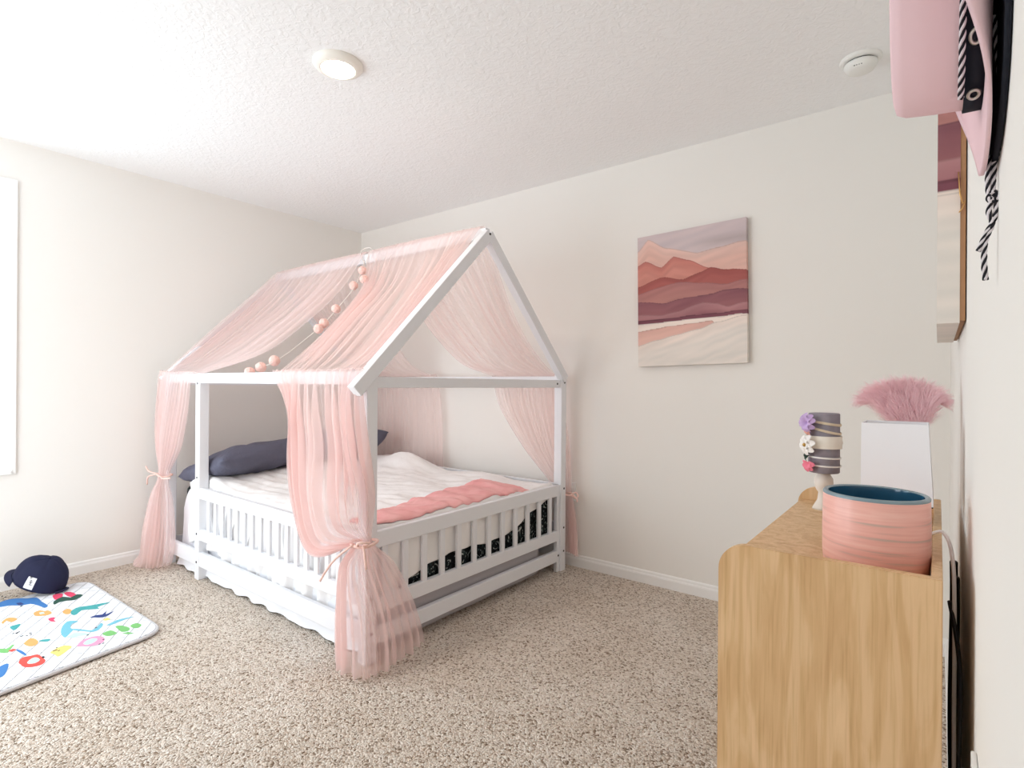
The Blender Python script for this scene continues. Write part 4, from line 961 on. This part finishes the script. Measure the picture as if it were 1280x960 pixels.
for k in range(26):
    px, py = random.choice(((12, 793), (20, 792), (30, 795), (38, 793), (100, 789), (108, 795), (133, 800), (128, 804), (60, 829), (54, 821), (70, 814), (6, 745), (94, 733), (118, 785), (72, 811), (26, 758), (60, 764)))
    px += random.uniform(-4, 4); py += random.uniform(-2, 2); SH.append((9, [(px-1.6, py), (px+1.0, py-1), (px+1.6, py-.3), (px-1, py+.7)]))
bm = quilt_bm
for idx, (ci, poly) in enumerate(SH):
    n_ = len(poly); vs = []
    zz = MT+0.0006+0.0001*(1 if ci == 10 or ci == 9 else 0)+0.000004*idx
    for i in range(n_):
        p0, p1, p2, p3 = [Vector((*poly[(i+k) % n_], 0)) for k in (-1, 0, 1, 2)]
        for f in ((0, .5) if n_ > 4 else (0,)):
            q = 0.5*((2*p1)+(p2-p0)*f+(2*p0-5*p1+4*p2-p3)*f*f+(3*p1-p0-3*p2+p3)*f**3); w = at(q.x, q.y, 2, MT); vs.append(bm.verts.new((max(w.x, 0.03), w.y, zz)))
    f = bm.faces.new(vs); f.material_index = ci+1
    if f.normal.z < 0 or True:
        f.normal_update()
        if f.normal.z < 0: f.normal_flip()
obj('quilt', bm, [M_mat]+PC, pm); fix(pm)
# navy cap
M_navy = mat('navy_twill', (40, 42, 66), 0.8, 0.15, bump=(200, 0.15, 0.001))
c0 = at(54, 742, 2, MT+0.002)
cap_loc = Vector((0.235, c0.y-0.005, MT+0.001))
cp = thing('baseball_cap', 'navy cap with a small white label lying on the play mat', 'cap', cap_loc)
RC = Matrix.Rotation(math.radians(-142), 4, 'Z') @ Matrix.Rotation(math.radians(-24), 4, 'Y')
CL = 0.052
def loc(p): return cap_loc + Vector((0, 0, CL)) + RC @ Vector(p)
CA, CB, CH = 0.125, 0.105, 0.135
def dome(a, ph_):
    seam = 1-0.022*abs(math.cos(3*a))**14; r = math.cos(ph_)**0.72
    x = CA*r*math.cos(a)*seam; y = CB*r*math.sin(a)*seam; z = CH*math.sin(ph_)**0.9*seam
    return Vector((x, y, z*(1+0.10*noise.noise(Vector((x*14, y*14, 2))))))
bm = bmesh.new(); seg, nr = 84, 24; rows = []
for j in range(nr+1): rows.append([bm.verts.new(loc(dome(2*PI*k/seg, PI/2*j/nr))) for k in range(seg)])
for a, b in zip(rows, rows[1:]):
    for k in range(seg): f = bm.faces.new((a[k], a[(k+1) % seg], b[(k+1) % seg], b[k])); f.smooth = True
ob_ = obj('crown', bm, M_navy, cp, smooth=True); md = ob_.modifiers.new('t', 'SOLIDIFY'); md.thickness = 0.002; md.offset = -1
bm = bmesh.new(); rows = []
for j in range(9):
    t = j/8; row = []
    for k in range(25):
        a = math.radians(-58+116*k/24); R1 = 1+0.30*t*max(0, math.cos(a*1.45))**0.6
        row.append(bm.verts.new(loc((CA*R1*math.cos(a), CB*R1*math.sin(a)*(1-0.1*t), 0.010-0.02*t-0.025*abs(math.sin(a))**2*t))))
    rows.append(row)
for a, b in zip(rows, rows[1:]):
    for k in range(24): f = bm.faces.new((a[k], a[k+1], b[k+1], b[k])); f.smooth = True
o = obj('visor', bm, M_navy, cp, smooth=True); md = o.modifiers.new('t', 'SOLIDIFY'); md.thickness = 0.003
bm = bmesh.new(); tube(bm, [loc((-0.122, -0.035, 0.004)), loc((-0.140, -0.02, 0.018)), loc((-0.142, 0.02, 0.018)), loc((-0.122, 0.035, 0.004))], 0.006, 6); obj('back_strap', bm, M_navy, cp, smooth=True)
bm = bmesh.new(); t2 = bmesh.new(); bmesh.ops.create_icosphere(t2, subdivisions=2, radius=0.007, matrix=Matrix.Translation(loc((0, 0, CH+0.001)))); merge(bm, t2); obj('button', bm, M_navy, cp, smooth=True)
def cap_surf(a, ph_, lift=0.0015):
    p = dome(a, ph_); n = Vector((p.x/CA**2, p.y/CB**2, p.z/CH**2)).normalized(); return loc(p+n*lift)
bm = bmesh.new(); rows = []
A0 = math.radians(92)
for j in range(9):
    rows.append([bm.verts.new(cap_surf(A0+0.34*i/6, 0.06+0.42*j/8)) for i in range(7)])
for a, b in zip(rows, rows[1:]):
    for k in range(6): f = bm.faces.new((a[k], a[k+1], b[k+1], b[k])); f.smooth = True
lb = obj('label', bm, mat('white_label', (238, 236, 238), 0.7), cp, smooth=True)
bm = bmesh.new()
for q in ([(0.06, 0.46), (0.12, 0.50), (0.10, 0.42), (0.16, 0.47)], [(0.10, 0.36), (0.20, 0.38), (0.14, 0.30), (0.24, 0.33)], [(0.14, 0.26), (0.22, 0.29), (0.17, 0.21), (0.26, 0.22)]):
    tube(bm, pts_of([cap_surf(A0+u, v, 0.0022) for u, v in q], 10), 0.0012, 5)
obj('label_marks', bm, M_dark, lb); fix(cp)
